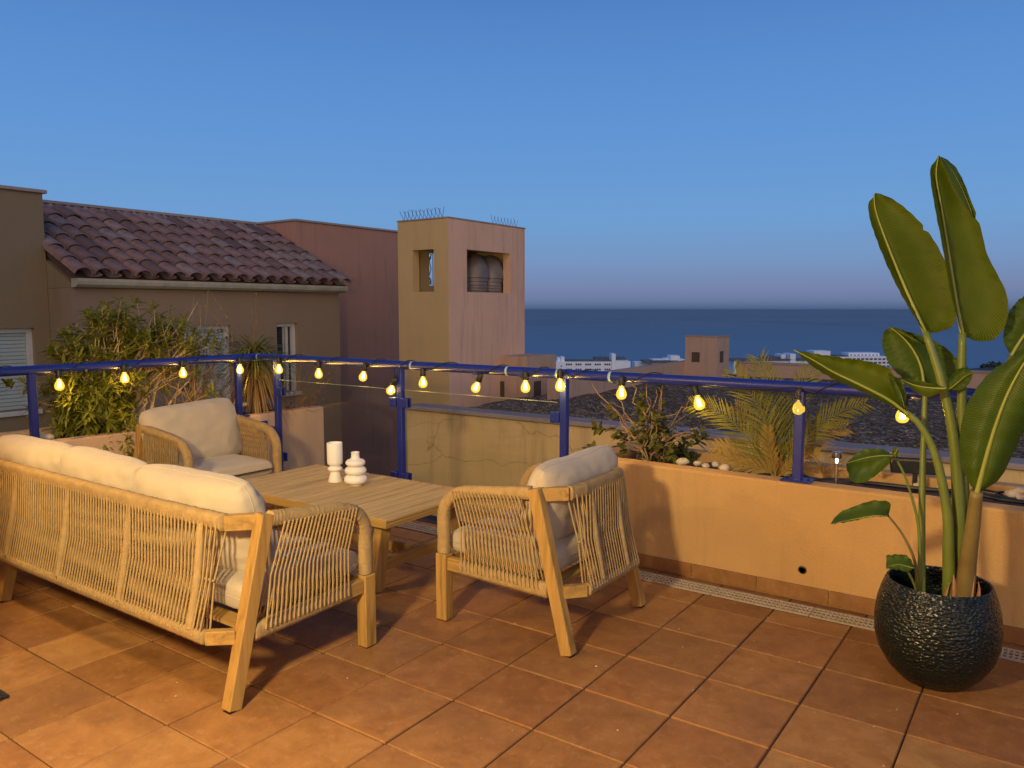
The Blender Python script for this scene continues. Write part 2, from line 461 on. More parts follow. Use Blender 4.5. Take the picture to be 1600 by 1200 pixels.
def glass_mat(name, tint, refl=1.0):
    m, N, L, B = nmat(name)
    N.remove(B)
    t = N.new('ShaderNodeBsdfTransparent'); t.inputs[0].default_value = (*tint, 1)
    g = N.new('ShaderNodeBsdfGlossy'); g.inputs['Roughness'].default_value = 0.02; g.inputs[0].default_value = (0.9, 0.9, 0.9, 1)
    fr = N.new('ShaderNodeLayerWeight'); fr.inputs[0].default_value = 0.5
    pw_ = N.new('ShaderNodeMath'); pw_.operation = 'POWER'; pw_.inputs[1].default_value = 4.0; L.new(fr.outputs['Facing'], pw_.inputs[0])
    mu = N.new('ShaderNodeMath'); mu.operation = 'MULTIPLY_ADD'; mu.inputs[1].default_value = 0.9 * refl; mu.inputs[2].default_value = 0.035 * refl; L.new(pw_.outputs[0], mu.inputs[0])
    mx = N.new('ShaderNodeMixShader'); L.new(mu.outputs[0], mx.inputs[0]); L.new(t.outputs[0], mx.inputs[1]); L.new(g.outputs[0], mx.inputs[2])
    L.new(mx.outputs[0], N['Material Output'].inputs[0])
    return m
M['glass'] = glass_mat('railing_glass', (0.955, 0.965, 0.945), 0.8)
M['glassedge'] = plain('glass_edge', (0.20, 0.24, 0.19), 0.25, 0, 0.1)
M['pane'] = plain('window_pane', (0.03, 0.035, 0.045), 0.08, 0, 0.2, 2, 0, 60, 0.6)
def bulb_mat():
    m, N, L, B = nmat('lit_amber_bulb')
    N.remove(B)
    t = N.new('ShaderNodeBsdfTransparent'); t.inputs[0].default_value = (1.0, 0.82, 0.42, 1)
    e = N.new('ShaderNodeEmission'); e.inputs[0].default_value = (1.0, 0.64, 0.07, 1); e.inputs[1].default_value = 2.2
    g = N.new('ShaderNodeBsdfGlossy'); g.inputs['Roughness'].default_value = 0.05
    a = N.new('ShaderNodeMixShader'); a.inputs[0].default_value = 0.42
    L.new(t.outputs[0], a.inputs[1]); L.new(e.outputs[0], a.inputs[2])
    b = N.new('ShaderNodeMixShader'); b.inputs[0].default_value = 0.05; L.new(a.outputs[0], b.inputs[1]); L.new(g.outputs[0], b.inputs[2])
    L.new(b.outputs[0], N['Material Output'].inputs[0])
    return m
M['bulb'] = bulb_mat()
M['filament'] = emis('filament', (1.0, 0.78, 0.36), 40.0)
M['lampglow'] = emis('lamp_glass_lit', (1.0, 0.72, 0.42), 6.0)
M['ledglow'] = emis('led_lit', (0.8, 0.9, 1.0), 6.0)
def pot_mat():
    m, N, L, B = nmat('hammered_teal_glaze')
    v = coord(N, L, (1, 1, 1.5))
    vo = N.new('ShaderNodeTexVoronoi'); vo.inputs['Scale'].default_value = 74; vo.feature = 'SMOOTH_F1'; L.new(v, vo.inputs['Vector'])
    big = noise(N, L, v, 5, 4)
    L.new(ramp(N, L, big, [(0.0035, 0.006, 0.006), (0.006, 0.012, 0.012)], [0.3, 0.7]), B.inputs['Base Color'])
    B.inputs['Roughness'].default_value = 0.3; B.inputs['Specular IOR Level'].default_value = 0.42
    bump(N, L, B, vo.outputs['Distance'], 0.8, 0.010)
    return m
M['pot'] = pot_mat()

# ================================================================== LARGE STRUCTURE
# --- sea, coast
mb = MB()
mb.add([(-60000, -300, -60), (60000, -300, -60), (60000, 70000, -60), (-60000, 70000, -60)], [(0, 1, 2, 3)])
sea = mb.build('sea', M['sea']); sea.rotation_euler = (0, 0, YAW); tag(sea, kind='structure')
mb = MB(); nx, ny = 60, 40; vs, fs = [], []
for j in range(ny + 1):
    for i in range(nx + 1):
        lat = (i / nx - 0.5) * 1600; dep = -60 + j / ny * 960
        r = math.hypot(lat, dep)
        z = -4.5 - 0.082 * max(0, r - 10)
        z = max(z, -57.5) if dep < 760 + 25 * mnoise.noise(Vector((lat * 0.01, 3, 0))) else -66
        hill = math.exp(-((lat - 600) / 130) ** 2 - ((dep - 800) / 70) ** 2)
        z += 9 * hill * (dep < 880)
        z += 1.2 * mnoise.noise(Vector((lat * 0.02, dep * 0.02, 1))) if r > 60 else 0
        vs.append(_Rt * lat + _F * dep + Vector((0, 0, z)))
for j in range(ny):
    for i in range(nx):
        a = j * (nx + 1) + i; fs.append((a, a + 1, a + nx + 2, a + nx + 1))
mb.add(vs, fs)
tag(mb.build('coastal_land', M['land'], smooth=True), kind='structure')

# --- terrace floor, tiles, joints
TP, TX0, TY0 = 0.3665, -1.849, 2.228
mb = MB(); mb.span((-5.53, -1.8, -0.25), (1.6, 4.26, -0.007))
floor = mb.build('terrace_floor', M['grout']); tag(floor, kind='structure')
def tile_mesh(w, l, seed):
    m_ = MB(); m_.box((0, 0, -0.010), (w, l, 0.02), None, 0.0035)
    return m_.build('tile', M['tile'], floor, smooth=False)
tproto, edge_proto = None, None
for j in range(-8, 5):
    for i in range(-10, 7):
        x0, y0 = TX0 + i * TP, TY0 + j * TP
        if x0 + TP < -5.53 or x0 > 1.4: continue
        if y0 + TP < -1.2: continue
        if x0 + TP < -3.0 and y0 + TP < 0.95: continue
        g = 0.0065
        if j == 4:
            w, l = TP - g, 3.868 - y0 - g
            if edge_proto is None: edge_proto = tile_mesh(w, l, 1); o = edge_proto
            else: o = inst(edge_proto, floor)
            o.location = (x0 + TP / 2, y0 + g / 2 + l / 2, rnd.uniform(-0.0012, 0.0008))
        else:
            if tproto is None: tproto = tile_mesh(TP - g, TP - g, 0); o = tproto
            else: o = inst(tproto, floor)
            o.location = (x0 + TP / 2 + rnd.uniform(-.001, .001), y0 + TP / 2 + rnd.uniform(-.001, .001), rnd.uniform(-0.0012, 0.0008))
        o.rotation_euler = (rnd.uniform(-.0015, .0015), rnd.uniform(-.0015, .0015), rnd.uniform(-.002, .002))
# narrow tiles behind the drain
mb = MB(); mb.box((0, 0, -0.010), (TP - 0.006, 0.066, 0.02), None, 0.003)
sp = mb.build('tile', M['tile'], floor)
for i in range(-10, 7):
    x0 = TX0 + i * TP
    o = sp if i == -10 else inst(sp, floor)
    o.location = (x0 + TP / 2 + 0.03, 4.04, -0.002)

# --- linear drain
mb = MB(); mb.span((-5.5, 3.868, -0.0068), (1.5, 4.005, -0.005))
drain = mb.build('drain_channel', M['darkgap']); tag(drain, kind='structure')
SEG = 0.5
mb = MB()
for k in range(4):
    y = -0.055 + k * 0.11 / 3
    mb.box((0, y, 0), (SEG - 0.004, 0.009 if 0 < k < 3 else 0.015, 0.008))
for k in range(24):
    x = -SEG / 2 + 0.006 + k * (SEG - 0.012) / 23
    mb.box((x, 0, -0.0006), (0.0075, 0.108, 0.0065))
gr = mb.build('grate', M['grate'], drain)
for k in range(14):
    o = gr if k == 0 else inst(gr, drain)
    o.location = (-5.2 + k * SEG, 3.936, 0.0005)

# --- right planter
pl = empty('planter_wall', (-0.6, 4.35, 0))
tag(pl, 'long peach rendered planter wall along the right side of the terrace with tiled skirting', 'planter')
def part(mb_, name, mat, parent, **k):
    return mb_.build(name, mat, parent, off=parent.matrix_basis.translation if parent.parent is None else None, **k)
def partw(mb_, name, mat, parent, origin, **k):
    return mb_.build(name, mat, parent, off=origin, **k)
PO = Vector((-0.6, 4.35, 0))
mb = MB()
mb.span((-2.37, 4.08, -0.3), (1.6, 4.20, 0.605), 0.012, 2)
mb.span((-2.37, 4.203, -0.3), (-2.25, 4.637, 0.603), 0.012, 2)
mb.span((-2.37, 4.64, -0.3), (1.6, 4.74, 0.605), 0.012, 2)
partw(mb, 'wall', M['peach'], pl, PO)
vs, fs, n1, n2 = [], [], 60, 8
for j in range(n2 + 1):
    for i in range(n1 + 1):
        x = -2.25 + i / n1 * 3.85; y = 4.2 + j / n2 * 0.44
        vs.append((x, y, 0.545 + 0.03 * mnoise.noise(Vector((x * 5, y * 5, 0))) + 0.012 * mnoise.noise(Vector((x * 21, y * 21, 3)))))
for j in range(n2):
    for i in range(n1):
        a = j * (n1 + 1) + i; fs.append((a, a + 1, a + n1 + 2, a + n1 + 1))
mb = MB(); mb.add(vs, fs)
tag(partw(mb, 'soil', M['soil'], pl, PO, smooth=True), kind='stuff')
mb = MB(); mb.box((0, 0, 0), (TP - 0.005, 0.010, 0.078), None, 0.002)
sk = mb.build('skirting_tile', M['tile'], pl)
for k in range(11):
    o = sk if k == 0 else inst(sk, pl)
    o.location = Vector((-2.37 + 0.183 + k * TP, 4.0745, 0.039)) - PO
p = at(1254, 890, y=4.08)
mb = MB(); mb.lathe([(0.012, 0.0), (0.020, 0.0), (0.021, 0.006), (0.015, 0.008), (0.014, 0.0)], 16, (p.x, 4.079, p.z), (0, -1, 0))
partw(mb, 'drain_pipe', M['black'], pl, PO, smooth=True, auto=40)

# --- left planter
pl2 = empty('planter_wall', (-5.8, 2.5, 0)); PO2 = Vector((-5.8, 2.5, 0))
tag(pl2, 'peach rendered planter wall on the left edge behind the cushioned seating, holding the bushy shrubs', 'planter')
mb = MB()
mb.span((-5.65, 0.2, -3), (-5.53, 4.85, 0.605), 0.012, 2)
mb.span((-6.14, 4.73, -3), (-5.653, 4.85, 0.604), 0.012, 2)
mb.span((-6.26, 0.2, -3), (-6.143, 4.848, 0.605), 0.012, 2)
partw(mb, 'wall', M['peachpale'], pl2, PO2)
vs, fs, n1, n2 = [], [], 8, 60
for j in range(n2 + 1):
    for i in range(n1 + 1):
        x = -6.145 + i / n1 * 0.5; y = 0.2 + j / n2 * 4.53
        vs.append((x, y, 0.545 + 0.03 * mnoise.noise(Vector((x * 5, y * 5, 7)))))
for j in range(n2):
    for i in range(n1):
        a = j * (n1 + 1) + i; fs.append((a, a + 1, a + n1 + 2, a + n1 + 1))
mb = MB(); mb.add(vs, fs)
tag(partw(mb, 'soil', M['soil'], pl2, PO2, smooth=True), kind='stuff')

# --- house behind the camera, with its two lamps
hw = empty('house_wall', (-3.0, 0.95, 0)); HO = Vector((-3.0, 0.95, 0))
tag(hw, 'orange rendered house wall beside the terrace behind the sofa and the viewer', 'house')
mb = MB()
mb.span((-5.5, 0.75, -0.2), (-3.0, 0.95, 3.2), 0.01)
mb.span((-3.2, -1.8, -0.2), (-3.002, 0.748, 3.2))
mb.span((-3.2, -2.0, -0.2), (3.0, -1.803, 3.2))
partw(mb, 'wall', M['housewall'], hw, HO)
def add_light(name, d, parent, off, radius=0.05):
    l = bpy.data.lights.new(name, 'POINT'); l.energy = d['power']; l.color = d['color']; l.shadow_soft_size = radius
    o = bpy.data.objects.new(name, l); col.objects.link(o); o.parent = parent; o.location = Vector(d['pos']) - off
    return o
wo = Vector((-4.10, 0.95, 2.0)); wlmp = empty('wall_lamp', wo)
tag(wlmp, 'black wall lantern on the orange house wall behind the sofa', 'lamp')
mb = MB(); mb.box(wo + Vector((0, 0.010, 0.06)), (0.09, 0.02, 0.14), None, 0.004); mb.tube([wo + Vector((0, 0.02, 0.10)), wo + Vector((0, 0.10, 0.125)), wo + Vector((0, 0.16, 0.09))], 0.008, 8)
mb.lathe([(0.0, 0.085), (0.02, 0.08), (0.055, 0.055), (0.055, 0.05), (0.0, 0.05)], 16, wo + Vector((0, 0.16, 0)))
partw(mb, 'bracket', M['black'], wlmp, wo)
mb = MB(); mb.lathe([(0.02, 0.049), (0.026, 0.03), (0.02, 0.01), (0.0, 0.003)], 16, wo + Vector((0, 0.16, 0)))
o = partw(mb, 'bulb', M['lampglow'], wlmp, wo, smooth=True); o.visible_shadow = True
add_light('wall_lamp_light', LAMP_WALL, wlmp, wo, 0.11)
fo = Vector((-1.40, -0.04, 0)); fl = empty('floor_lamp', fo)
tag(fl, 'black standing lamp with a small bulb, beside the viewer on the terrace', 'lamp')
mb = MB(); mb.lathe([(0.0, 0.0), (0.14, 0.0), (0.14, 0.012), (0.02, 0.02), (0.0, 0.02)], 24, (-1.40, -0.16, 0)); partw(mb, 'base', M['black'], fl, fo)
mb = MB(); mb.tube([(-1.40, -0.16, 0.02), (-1.40, -0.16, 1.90), (-1.40, -0.13, 1.94), (-1.40, -0.04, 1.93), (-1.40, -0.04, 1.88)], 0.009, 8); partw(mb, 'pole', M['black'], fl, fo, smooth=True)
mb = MB(); mb.lathe([(0.02, 1.885), (0.035, 1.875), (0.06, 1.845), (0.058, 1.843), (0.03, 1.868), (0.0, 1.872)], 20, (-1.40, -0.04, 0)); partw(mb, 'lamp_shade', M['black'], fl, fo, smooth=True)
mb = MB(); mb.lathe([(0.0, 1.865), (0.014, 1.86), (0.022, 1.848), (0.0, 1.835)], 14, (-1.40, -0.04, 0)); partw(mb, 'bulb', M['lampglow'], fl, fo, smooth=True)
add_light('floor_lamp_light', LAMP_FLOOR, fl, fo, 0.11)
do = Vector((-3.5, 1.16, 0)); dm_ = empty('doormat', do)
tag(dm_, 'grey doormat with a raised black border, its corner at the lower left picture edge', 'doormat')
mb = MB(); mb.span((-3.80, 1.234, 0.001), (-3.262, 1.256, 0.014), 0.003); mb.span((-3.284, 1.06, 0.001), (-3.262, 1.2335, 0.014), 0.003); partw(mb, 'border', M['black'], dm_, do)
mb = MB(); mb.span((-3.80, 1.06, 0.001), (-3.2845, 1.2335, 0.008)); partw(mb, 'mat', M['greyroof'], dm_, do)

# --- neighbour house with tiled roof
FX, LX, MX = -9.5, -10.05, -10.634
nh = empty('neighbour_house', (FX, 6.6, -3)); NO = Vector((FX, 6.6, -3))
tag(nh, 'brown neighbouring house with a clay barrel tile roof and shuttered windows behind the shrubs', 'house')
def wall_x(mb_, x, th, y0, y1, z0, z1, holes):
    """wall slab whose +X face is at x, with rectangular holes (ya, yb, za, zb)"""
    ys = sorted({y0, y1, *[h[0] for h in holes], *[h[1] for h in holes]})
    for a, b in zip(ys, ys[1:]):
        hs = [h for h in holes if h[0] < (a + b) / 2 < h[1]]
        zs = [z0]
        for h in sorted(hs, key=lambda q: q[2]): zs += [h[2], h[3]]
        zs.append(z1)
        for k in range(0, len(zs), 2):
            mb_.span((x - th, a, zs[k]), (x, b, zs[k + 1]))
def wall_y(mb_, y, th, x0, x1, z0, z1, holes):
    xs = sorted({x0, x1, *[h[0] for h in holes], *[h[1] for h in holes]})
    for a, b in zip(xs, xs[1:]):
        hs = [h for h in holes if h[0] < (a + b) / 2 < h[1]]
        zs = [z0]
        for h in sorted(hs, key=lambda q: q[2]): zs += [h[2], h[3]]
        zs.append(z1)
        for k in range(0, len(zs), 2):
            mb_.span((a, y, zs[k]), (b, y + th, zs[k + 1]))
W1 = (5.93, 6.70, 0.22, 1.27); W2 = (7.47, 7.86, 0.25, 1.285); W0 = (2.9, 4.38, 0.30, 1.27)
mb = MB(); wall_x(mb, FX, 0.25, 4.56, 8.70, -3, 1.74, [W1, W2]); mb.span((FX - 1.15, 8.45, -3), (FX - 0.253, 8.70, 1.74))
partw(mb, 'wall', M['brown'], nh, NO)
mb = MB(); mb.span((FX - 2.3, 4.56, -3), (FX - 0.253, 4.80, 1.74))
# gable under the verge
mb.add([(FX + 0.0, 4.56, 1.743), (LX - 1.6, 4.56, 1.743), (LX - 1.6, 4.56, 2.84), (FX + 0.0, 4.56, 1.80),
        (FX + 0.0, 4.8, 1.743), (LX - 1.6, 4.8, 1.743), (LX - 1.6, 4.8, 2.84), (FX + 0.0, 4.8, 1.80)],
       [(0, 1, 2, 3), (7, 6, 5, 4), (0, 3, 7, 4), (3, 2, 6, 7), (1, 0, 4, 5), (2, 1, 5, 6)])
partw(mb, 'side_wall', M['olive'], nh, NO)
mb = MB(); wall_x(mb, LX, 0.3, -1.5, 4.555, -3, 2.86, [W0]); mb.span((LX - 4, 4.30, -3), (LX - 0.303, 4.555, 2.86))
partw(mb, 'wing_wall', M['olive'], nh, NO)
mb = MB(); mb.span((LX - 0.36, -1.5, 2.863), (LX + 0.035, 4.60, 2.905), 0.008)
mb.span((LX - 4, 4.26, 2.863), (LX - 0.363, 4.60, 2.905), 0.008)
mb.span((-11.85, 4.60, 2.955), (-11.64, 8.81, 3.0), 0.008)
partw(mb, 'coping', M['coping'], nh, NO)
mb = MB(); mb.span((-11.80, 4.56, 1.5), (-11.67, 8.80, 2.953))
partw(mb, 'parapet', M['brown'], nh, NO)
# gutter band
mb = MB()
prof = [(0.0, 0.0), (0.10, 0.005), (0.145, 0.035), (0.16, 0.075), (0.16, 0.105), (0.0, 0.105)]
for y in (4.57, 8.74): mb.v += [Vector((FX + 0.003 + px_, y, 1.745 + pz)) for px_, pz in prof]
n = len(prof)
mb.f += [tuple(range(n)), tuple(reversed(range(n, 2 * n)))] + [(k, k + n, (k + 1) % n + n, (k + 1) % n) for k in range(n)]
partw(mb, 'gutter', M['gutter'], nh, NO)
# roof
PT = R(25.5); EX, EZ = FX + 0.15, 1.862
sl = Vector((-math.cos(PT), 0, math.sin(PT))); nl = Vector((math.sin(PT), 0, math.cos(PT)))
SLEN = 2.44
mb = MB()
a0 = Vector((EX - 0.03, 4.58, EZ)); b0 = a0 + sl * SLEN
q = [a0, Vector((a0.x, 8.74, a0.z)), Vector((b0.x, 8.74, b0.z)), b0]
mb.add(q + [p - nl * 0.06 for p in q], [(0, 1, 2, 3), (7, 6, 5, 4), (0, 4, 5, 1), (1, 5, 6, 2), (2, 6, 7, 3), (3, 7, 4, 0)])
roof = partw(mb, 'roof', M['roofdeck'], nh, NO)
def barrel(length, r0, r1, th, seg=8):
    vs, fs = [], []
    for (s, r) in ((0, r0), (length, r1)):
        for k in range(seg + 1):
            an = math.pi * k / seg
            vs.append((s, r * math.cos(an), r * 0.78 * math.sin(an)))
        for k in range(seg + 1):
            an = math.pi * k / seg
            vs.append((s, (r - th) * math.cos(an), (r - th) * 0.78 * math.sin(an)))
    m = seg + 1
    for k in range(seg):
        fs.append((k, k + 1, 2 * m + k + 1, 2 * m + k)); fs.append((m + k, 3 * m + k, 3 * m + k + 1, m + k + 1))
        fs.append((k, m + k, m + k + 1, k + 1))
    fs.append((0, 2 * m, 3 * m, m)); fs.append((seg, m + seg, 3 * m + seg, 2 * m + seg))
    return vs, fs
mb = MB(); mb.add(*barrel(0.46, 0.112, 0.092, 0.014))
rt = mb.build('roof_tile', M['rooftile'], roof, smooth=True, auto=35)
PT_TILE = PT - 0.045  # barrel axis climbs the slope
ncol, nrow, first = 18, 6, True
for c_ in range(ncol):
    for r_ in range(nrow):
        o = rt if first else inst(rt, roof); first = False
        y = 4.62 + c_ * (8.70 - 4.66) / (ncol - 1) + rnd.uniform(-.008, .008)
        base = Vector((EX + 0.05, y, EZ + 0.0)) + sl * (r_ * 0.362 + rnd.uniform(-.012, .012)) + nl * (0.036)
        o.location = base - NO
        o.rotation_euler = (rnd.uniform(-.03, .03), -PT_TILE + rnd.uniform(-.008, .008), math.pi + rnd.uniform(-.015, .015))
mb = MB()
for c_ in range(ncol - 1):
    y = 4.62 + (c_ + 0.5) * (8.70 - 4.66) / (ncol - 1)
    st = Vector((EX + 0.03, y, EZ)) + nl * 0.04
    vs, fs = [], []
    for s in (0, SLEN):
        for k in range(7):
            an = math.pi + math.pi * k / 6
            vs.append(st + sl * s + Vector((0, 0.10 * math.cos(an), 0)) + nl * (0.035 * math.sin(an)))
    for k in range(6): fs.append((k, k + 1, 8 + k, 7 + k))
    mb.add(vs, fs)
tag(partw(mb, 'channel_tiles', M['rooftile'], roof, NO, smooth=True), kind='stuff')
def shutter_window(parent, org, x, w, slat=True, rec=0.10):
    y0, y1, z0, z1 = w
    mbf = MB(); t = 0.055
    mbf.span((x - rec - 0.05, y0, z1 - t), (x - rec + 0.03, y1, z1)); mbf.span((x - rec - 0.05, y0, z0), (x - rec + 0.03, y0 + t, z1 - t - .001)); mbf.span((x - rec - 0.05, y1 - t, z0), (x - rec + 0.03, y1, z1 - t - .001))
    fr_ = partw(mbf, 'window', M['frame'], parent, org)
    mbs = MB(); n_ = int((z1 - z0 - t) / 0.045)
    if slat:
        for k in range(n_):
            zc = z0 + (k + 0.5) * (z1 - z0 - t) / n_
            mbs.box((x - rec - 0.02, (y0 + y1) / 2, zc), (0.014, y1 - y0 - 2 * t - 0.004, (z1 - z0 - t) / n_ - 0.006), None, 0.004)
        mbs.span((x - rec - 0.045, y0 + t, z0), (x - rec - 0.03, y1 - t, z1 - t))
        tag(partw(mbs, 'shutter_slats', M['shutter'], fr_, org), kind='stuff')
    mbl = MB(); mbl.span((x - rec - 0.04, y0 - 0.03, z0 - 0.06), (x + 0.04, y1 + 0.03, z0 - 0.003), 0.006)
    partw(mbl, 'sill', M['frame'], fr_, org)
    return fr_
shutter_window(nh, NO, LX, W0); shutter_window(nh, NO, FX, W1)
w2 = shutter_window(nh, NO, FX, W2, False)
mb = MB(); mb.span((FX - 0.13, W2[0] + 0.05, W2[2]), (FX - 0.12, W2[1] - 0.05, W2[3] - 0.06)); partw(mb, 'pane', M['pane'], w2, NO)
mb = MB(); mb.box((FX - 0.105, 7.72, 0.75), (0.03, 0.04, 0.98)); mb.box((FX - 0.105, 7.665, 0.75), (0.02, 0.012, 0.98)); partw(mb, 'sash', M['frame'], w2, NO)

# --- maroon block
mk = empty('maroon_building', (MX, 10, -3)); MO = Vector((MX, 10, -3))
tag(mk, 'flat-topped dark maroon building block between the tiled roof and the chimney tower', 'building')
mb = MB(); mb.span((MX - 4, 8.806, -3), (MX, 11.75, 2.955)); partw(mb, 'wall', M['maroon'], mk, MO)
mb = MB(); mb.span((MX - 4.03, 8.78, 2.957), (MX + 0.03, 11.78, 2.995), 0.008); partw(mb, 'coping', M['coping'], mk, MO)

# --- chimney tower
tw = empty('chimney_tower', (-7.45, 9.35, -3)); TO = Vector((-7.45, 9.35, -3))
tag(tw, 'square rendered chimney tower with open windows holding two domed metal cowls', 'tower')
tx0, tx1, ty0, ty1, tz = -7.946, -7.0, 8.42, 10.29, 2.735
mb = MB()
H1 = (8.83, 9.905, 1.735, 2.335)
H2 = (-7.665, -7.265, 1.735, 2.325)
wall_x(mb, tx1, 0.14, ty0 + 0.0, ty1, -3, tz, [H1])
partw(mb, 'wall', M['pink'], tw, TO)
mb = MB(); wall_y(mb, ty0, 0.14, tx0, tx1 - 0.142, -3, tz - 0.002, [H2])
mb.span((tx1 - 0.1415, ty0 - 0.003, -3), (tx1 - 0.002, ty0, tz - 0.002))
partw(mb, 'wall', M['ochre_plain'], tw, TO)
mb = MB(); wall_x(mb, tx0 + 0.14, 0.14, ty0 + 0.142, ty1 - 0.142, -3, tz - 0.002, [(8.945, 9.95, 1.84, 2.335)])
wall_y(mb, ty1 - 0.14, 0.14, tx0, tx1 - 0.142, -3, tz - 0.002, [(-7.30, -7.24, 1.735, 2.335)])
mb.span((tx0 + 0.145, ty0 + 0.145, 1.5), (tx1 - 0.145, ty1 - 0.145, 1.72)); mb.span((tx0 + 0.145, ty0 + 0.145, 2.6), (tx1 - 0.145, ty1 - 0.145, 2.70))
partw(mb, 'wall', M['ochre_plain'], tw, TO)
mb = MB(); mb.span((tx0 - 0.01, ty0 - 0.012, tz + 0.002), (tx1 + 0.01, ty1 + 0.01, tz + 0.022), 0.004); partw(mb, 'coping', M['coping'], tw, TO)
for cy in (at(741, 430, x=-7.36).y, at(765, 430, x=-7.36).y):
    mb = MB()
    pr = [(0.20, 1.722), (0.20, 1.90), (0.215, 1.905), (0.215, 1.955), (0.235, 1.96)]
    for k in range(7):
        an = k / 6 * math.pi / 2
        pr.append((0.235 * math.cos(an), 1.965 + 0.36 * math.sin(an)))
    pr[-1] = (0.0, 2.325)
    for k in range(3): pr.insert(1 + 3 * k, (0.20, 1.76 + k * 0.04)); pr.insert(2 + 3 * k, (0.206, 1.77 + k * 0.04)); pr.insert(3 + 3 * k, (0.20, 1.78 + k * 0.04))
    mb.lathe(pr, 24, (-7.36, cy, 0)); partw(mb, 'cowl', M['cowl'], tw, TO, smooth=True, auto=40)
mb = MB(); gx = tx0 + 0.05
for y in (8.96, 9.13, 9.30): mb.tube([(gx, y, 1.83), (gx, y, 2.34)], 0.006, 5)
mb.tube([(gx, 9.10, 2.32), (gx, 8.99, 2.08), (gx, 9.09, 1.86)], 0.006, 5); mb.tube([(gx, 9.0, 2.32), (gx, 9.09, 2.1), (gx, 9.0, 1.9)], 0.006, 5)
for cz in (1.91, 2.28):
    for sy in (-1, 1): mb.tube([(gx, 9.045 + sy * (0.012 + 0.03 * math.sin(t_ * 0.4)), cz + 0.045 * math.cos(t_ * 0.4)) for t_ in range(13)], 0.005, 5)
partw(mb, 'grille', M['wire'], tw, TO)
mb = MB()
for k in range(11):
    x = -7.87 + k * 0.072
    for s in (-1, 1): mb.tube([(x, ty0 + 0.06, tz + 0.02), (x + s * 0.055, ty0 + 0.03, tz + 0.15 + rnd.uniform(-.01, .02))], 0.0032, 4)
for k in range(8):
    y = 9.52 + k * 0.085
    for s in (-1, 1): mb.tube([(tx1 - 0.05, y, tz + 0.02), (tx1 - 0.05, y + s * 0.055, tz + 0.13 + rnd.uniform(-.01, .02))], 0.003, 4)
tag(partw(mb, 'bird_spikes', M['wire'], tw, TO), kind='stuff')

# --- neighbour flat roof: ochre front wall, gravel, parapets, small vent box
WY = 6.6
nr = empty('flat_roof_building', (-2, WY, -3)); RO = Vector((-2, WY, -3))
tag(nr, 'flat-roofed neighbouring building with a stained ochre front wall and grey gravel roof beyond the railing', 'building')
mb = MB(); mb.span((-6.12, WY, -3), (3.5, WY + 0.22, 0.345)); partw(mb, 'wall', M['ochre'], nr, RO)
mb = MB(); mb.span((-6.14, WY - 0.03, 0.348), (3.5, WY + 0.26, 0.398), 0.012); partw(mb, 'coping', M['coping'], nr, RO)
GZ = 0.27
mb = MB(); vs, fs, n1, n2 = [], [], 110, 70
for j in range(n2 + 1):
    for i in range(n1 + 1):
        x = -6.1 + i / n1 * 12.5; y = WY + 0.262 + j / n2 * 7.6
        vs.append((x, y, GZ + 0.035 * mnoise.noise(Vector((x * 2.1, y * 2.1, 0))) + 0.02 * mnoise.noise(Vector((x * 9, y * 9, 4)))))
for j in range(n2):
    for i in range(n1):
        a = j * (n1 + 1) + i; fs.append((a, a + 1, a + n1 + 2, a + n1 + 1))
mb.add(vs, fs); tag(partw(mb, 'gravel', M['gravel'], nr, RO), kind='stuff')
# loose pebbles for a broken surface
mb = MB()
for k in range(4200):
    x = rnd.uniform(-5.3, 3.0); y = WY + 0.3 + 6.8 * rnd.random() ** 1.5; r = rnd.uniform(0.012, 0.028)
    c0 = Vector((x, y, GZ + 0.012)); vs = []
    for an in range(5):
        a_ = an * 1.2566 + rnd.random() * 0.6; vs.append(c0 + Vector((math.cos(a_) * r, math.sin(a_) * r, rnd.uniform(0, 0.01))))
    vs.append(c0 + Vector((0, 0, r * 0.75)))
    mb.add(vs, [(a_, (a_ + 1) % 5, 5) for a_ in range(5)])
tag(partw(mb, 'gravel_pebbles', M['gravel'], nr, RO), kind='stuff')
mb = MB(); mb.span((-5.75, 9.0, -1), (-5.6, 13.7, 0.545))
partw(mb, 'parapet', M['fadedpink'], nr, RO)
mb = MB(); mb.span((-4.9, 14.15, -1), (6.4, 14.32, 0.505)); partw(mb, 'parapet', M['fadedpink'], nr, RO)
mb = MB(); mb.span((-4.9, 14.13, 0.507), (6.4, 14.34, 0.53)); partw(mb, 'coping', M['coping'], nr, RO)

bx0, bx1, by0, by1, bz = -7.0, -6.5, 9.63, 10.43, 0.785
bx = empty('vent_box', (-6.7, 9.8, -1)); BO = Vector((-6.7, 9.8, -1))
tag(bx, 'low rendered vent housing with two small dark openings at the foot of the chimney tower', 'vent housing')
p1 = at(761, 562, y=by0).x
mb = MB(); mb.span((bx1 - 0.12, by0 + 0.0, -1), (bx1, by1, bz)); mb.span((p1, by0 + 0.003, -1), (bx1 - 0.123, by1 - .003, bz - 0.002))
partw(mb, 'wall', M['fadedpink'], bx, BO)
va, vb = at(773, 595, y=by0), at(788, 620, y=by0)
mb = MB(); mb.span((va.x, by0 - 0.004, vb.z), (vb.x, by0 + 0.001, va.z)); partw(mb, 'vent', M['ventbrown'], bx, BO)
va, vb = at(834, 596, x=bx1), at(845, 620, x=bx1)
mb = MB(); mb.span((bx1 - 0.001, va.y, vb.z), (bx1 + 0.004, vb.y, va.z)); partw(mb, 'vent', M['ventbrown'], bx, BO)

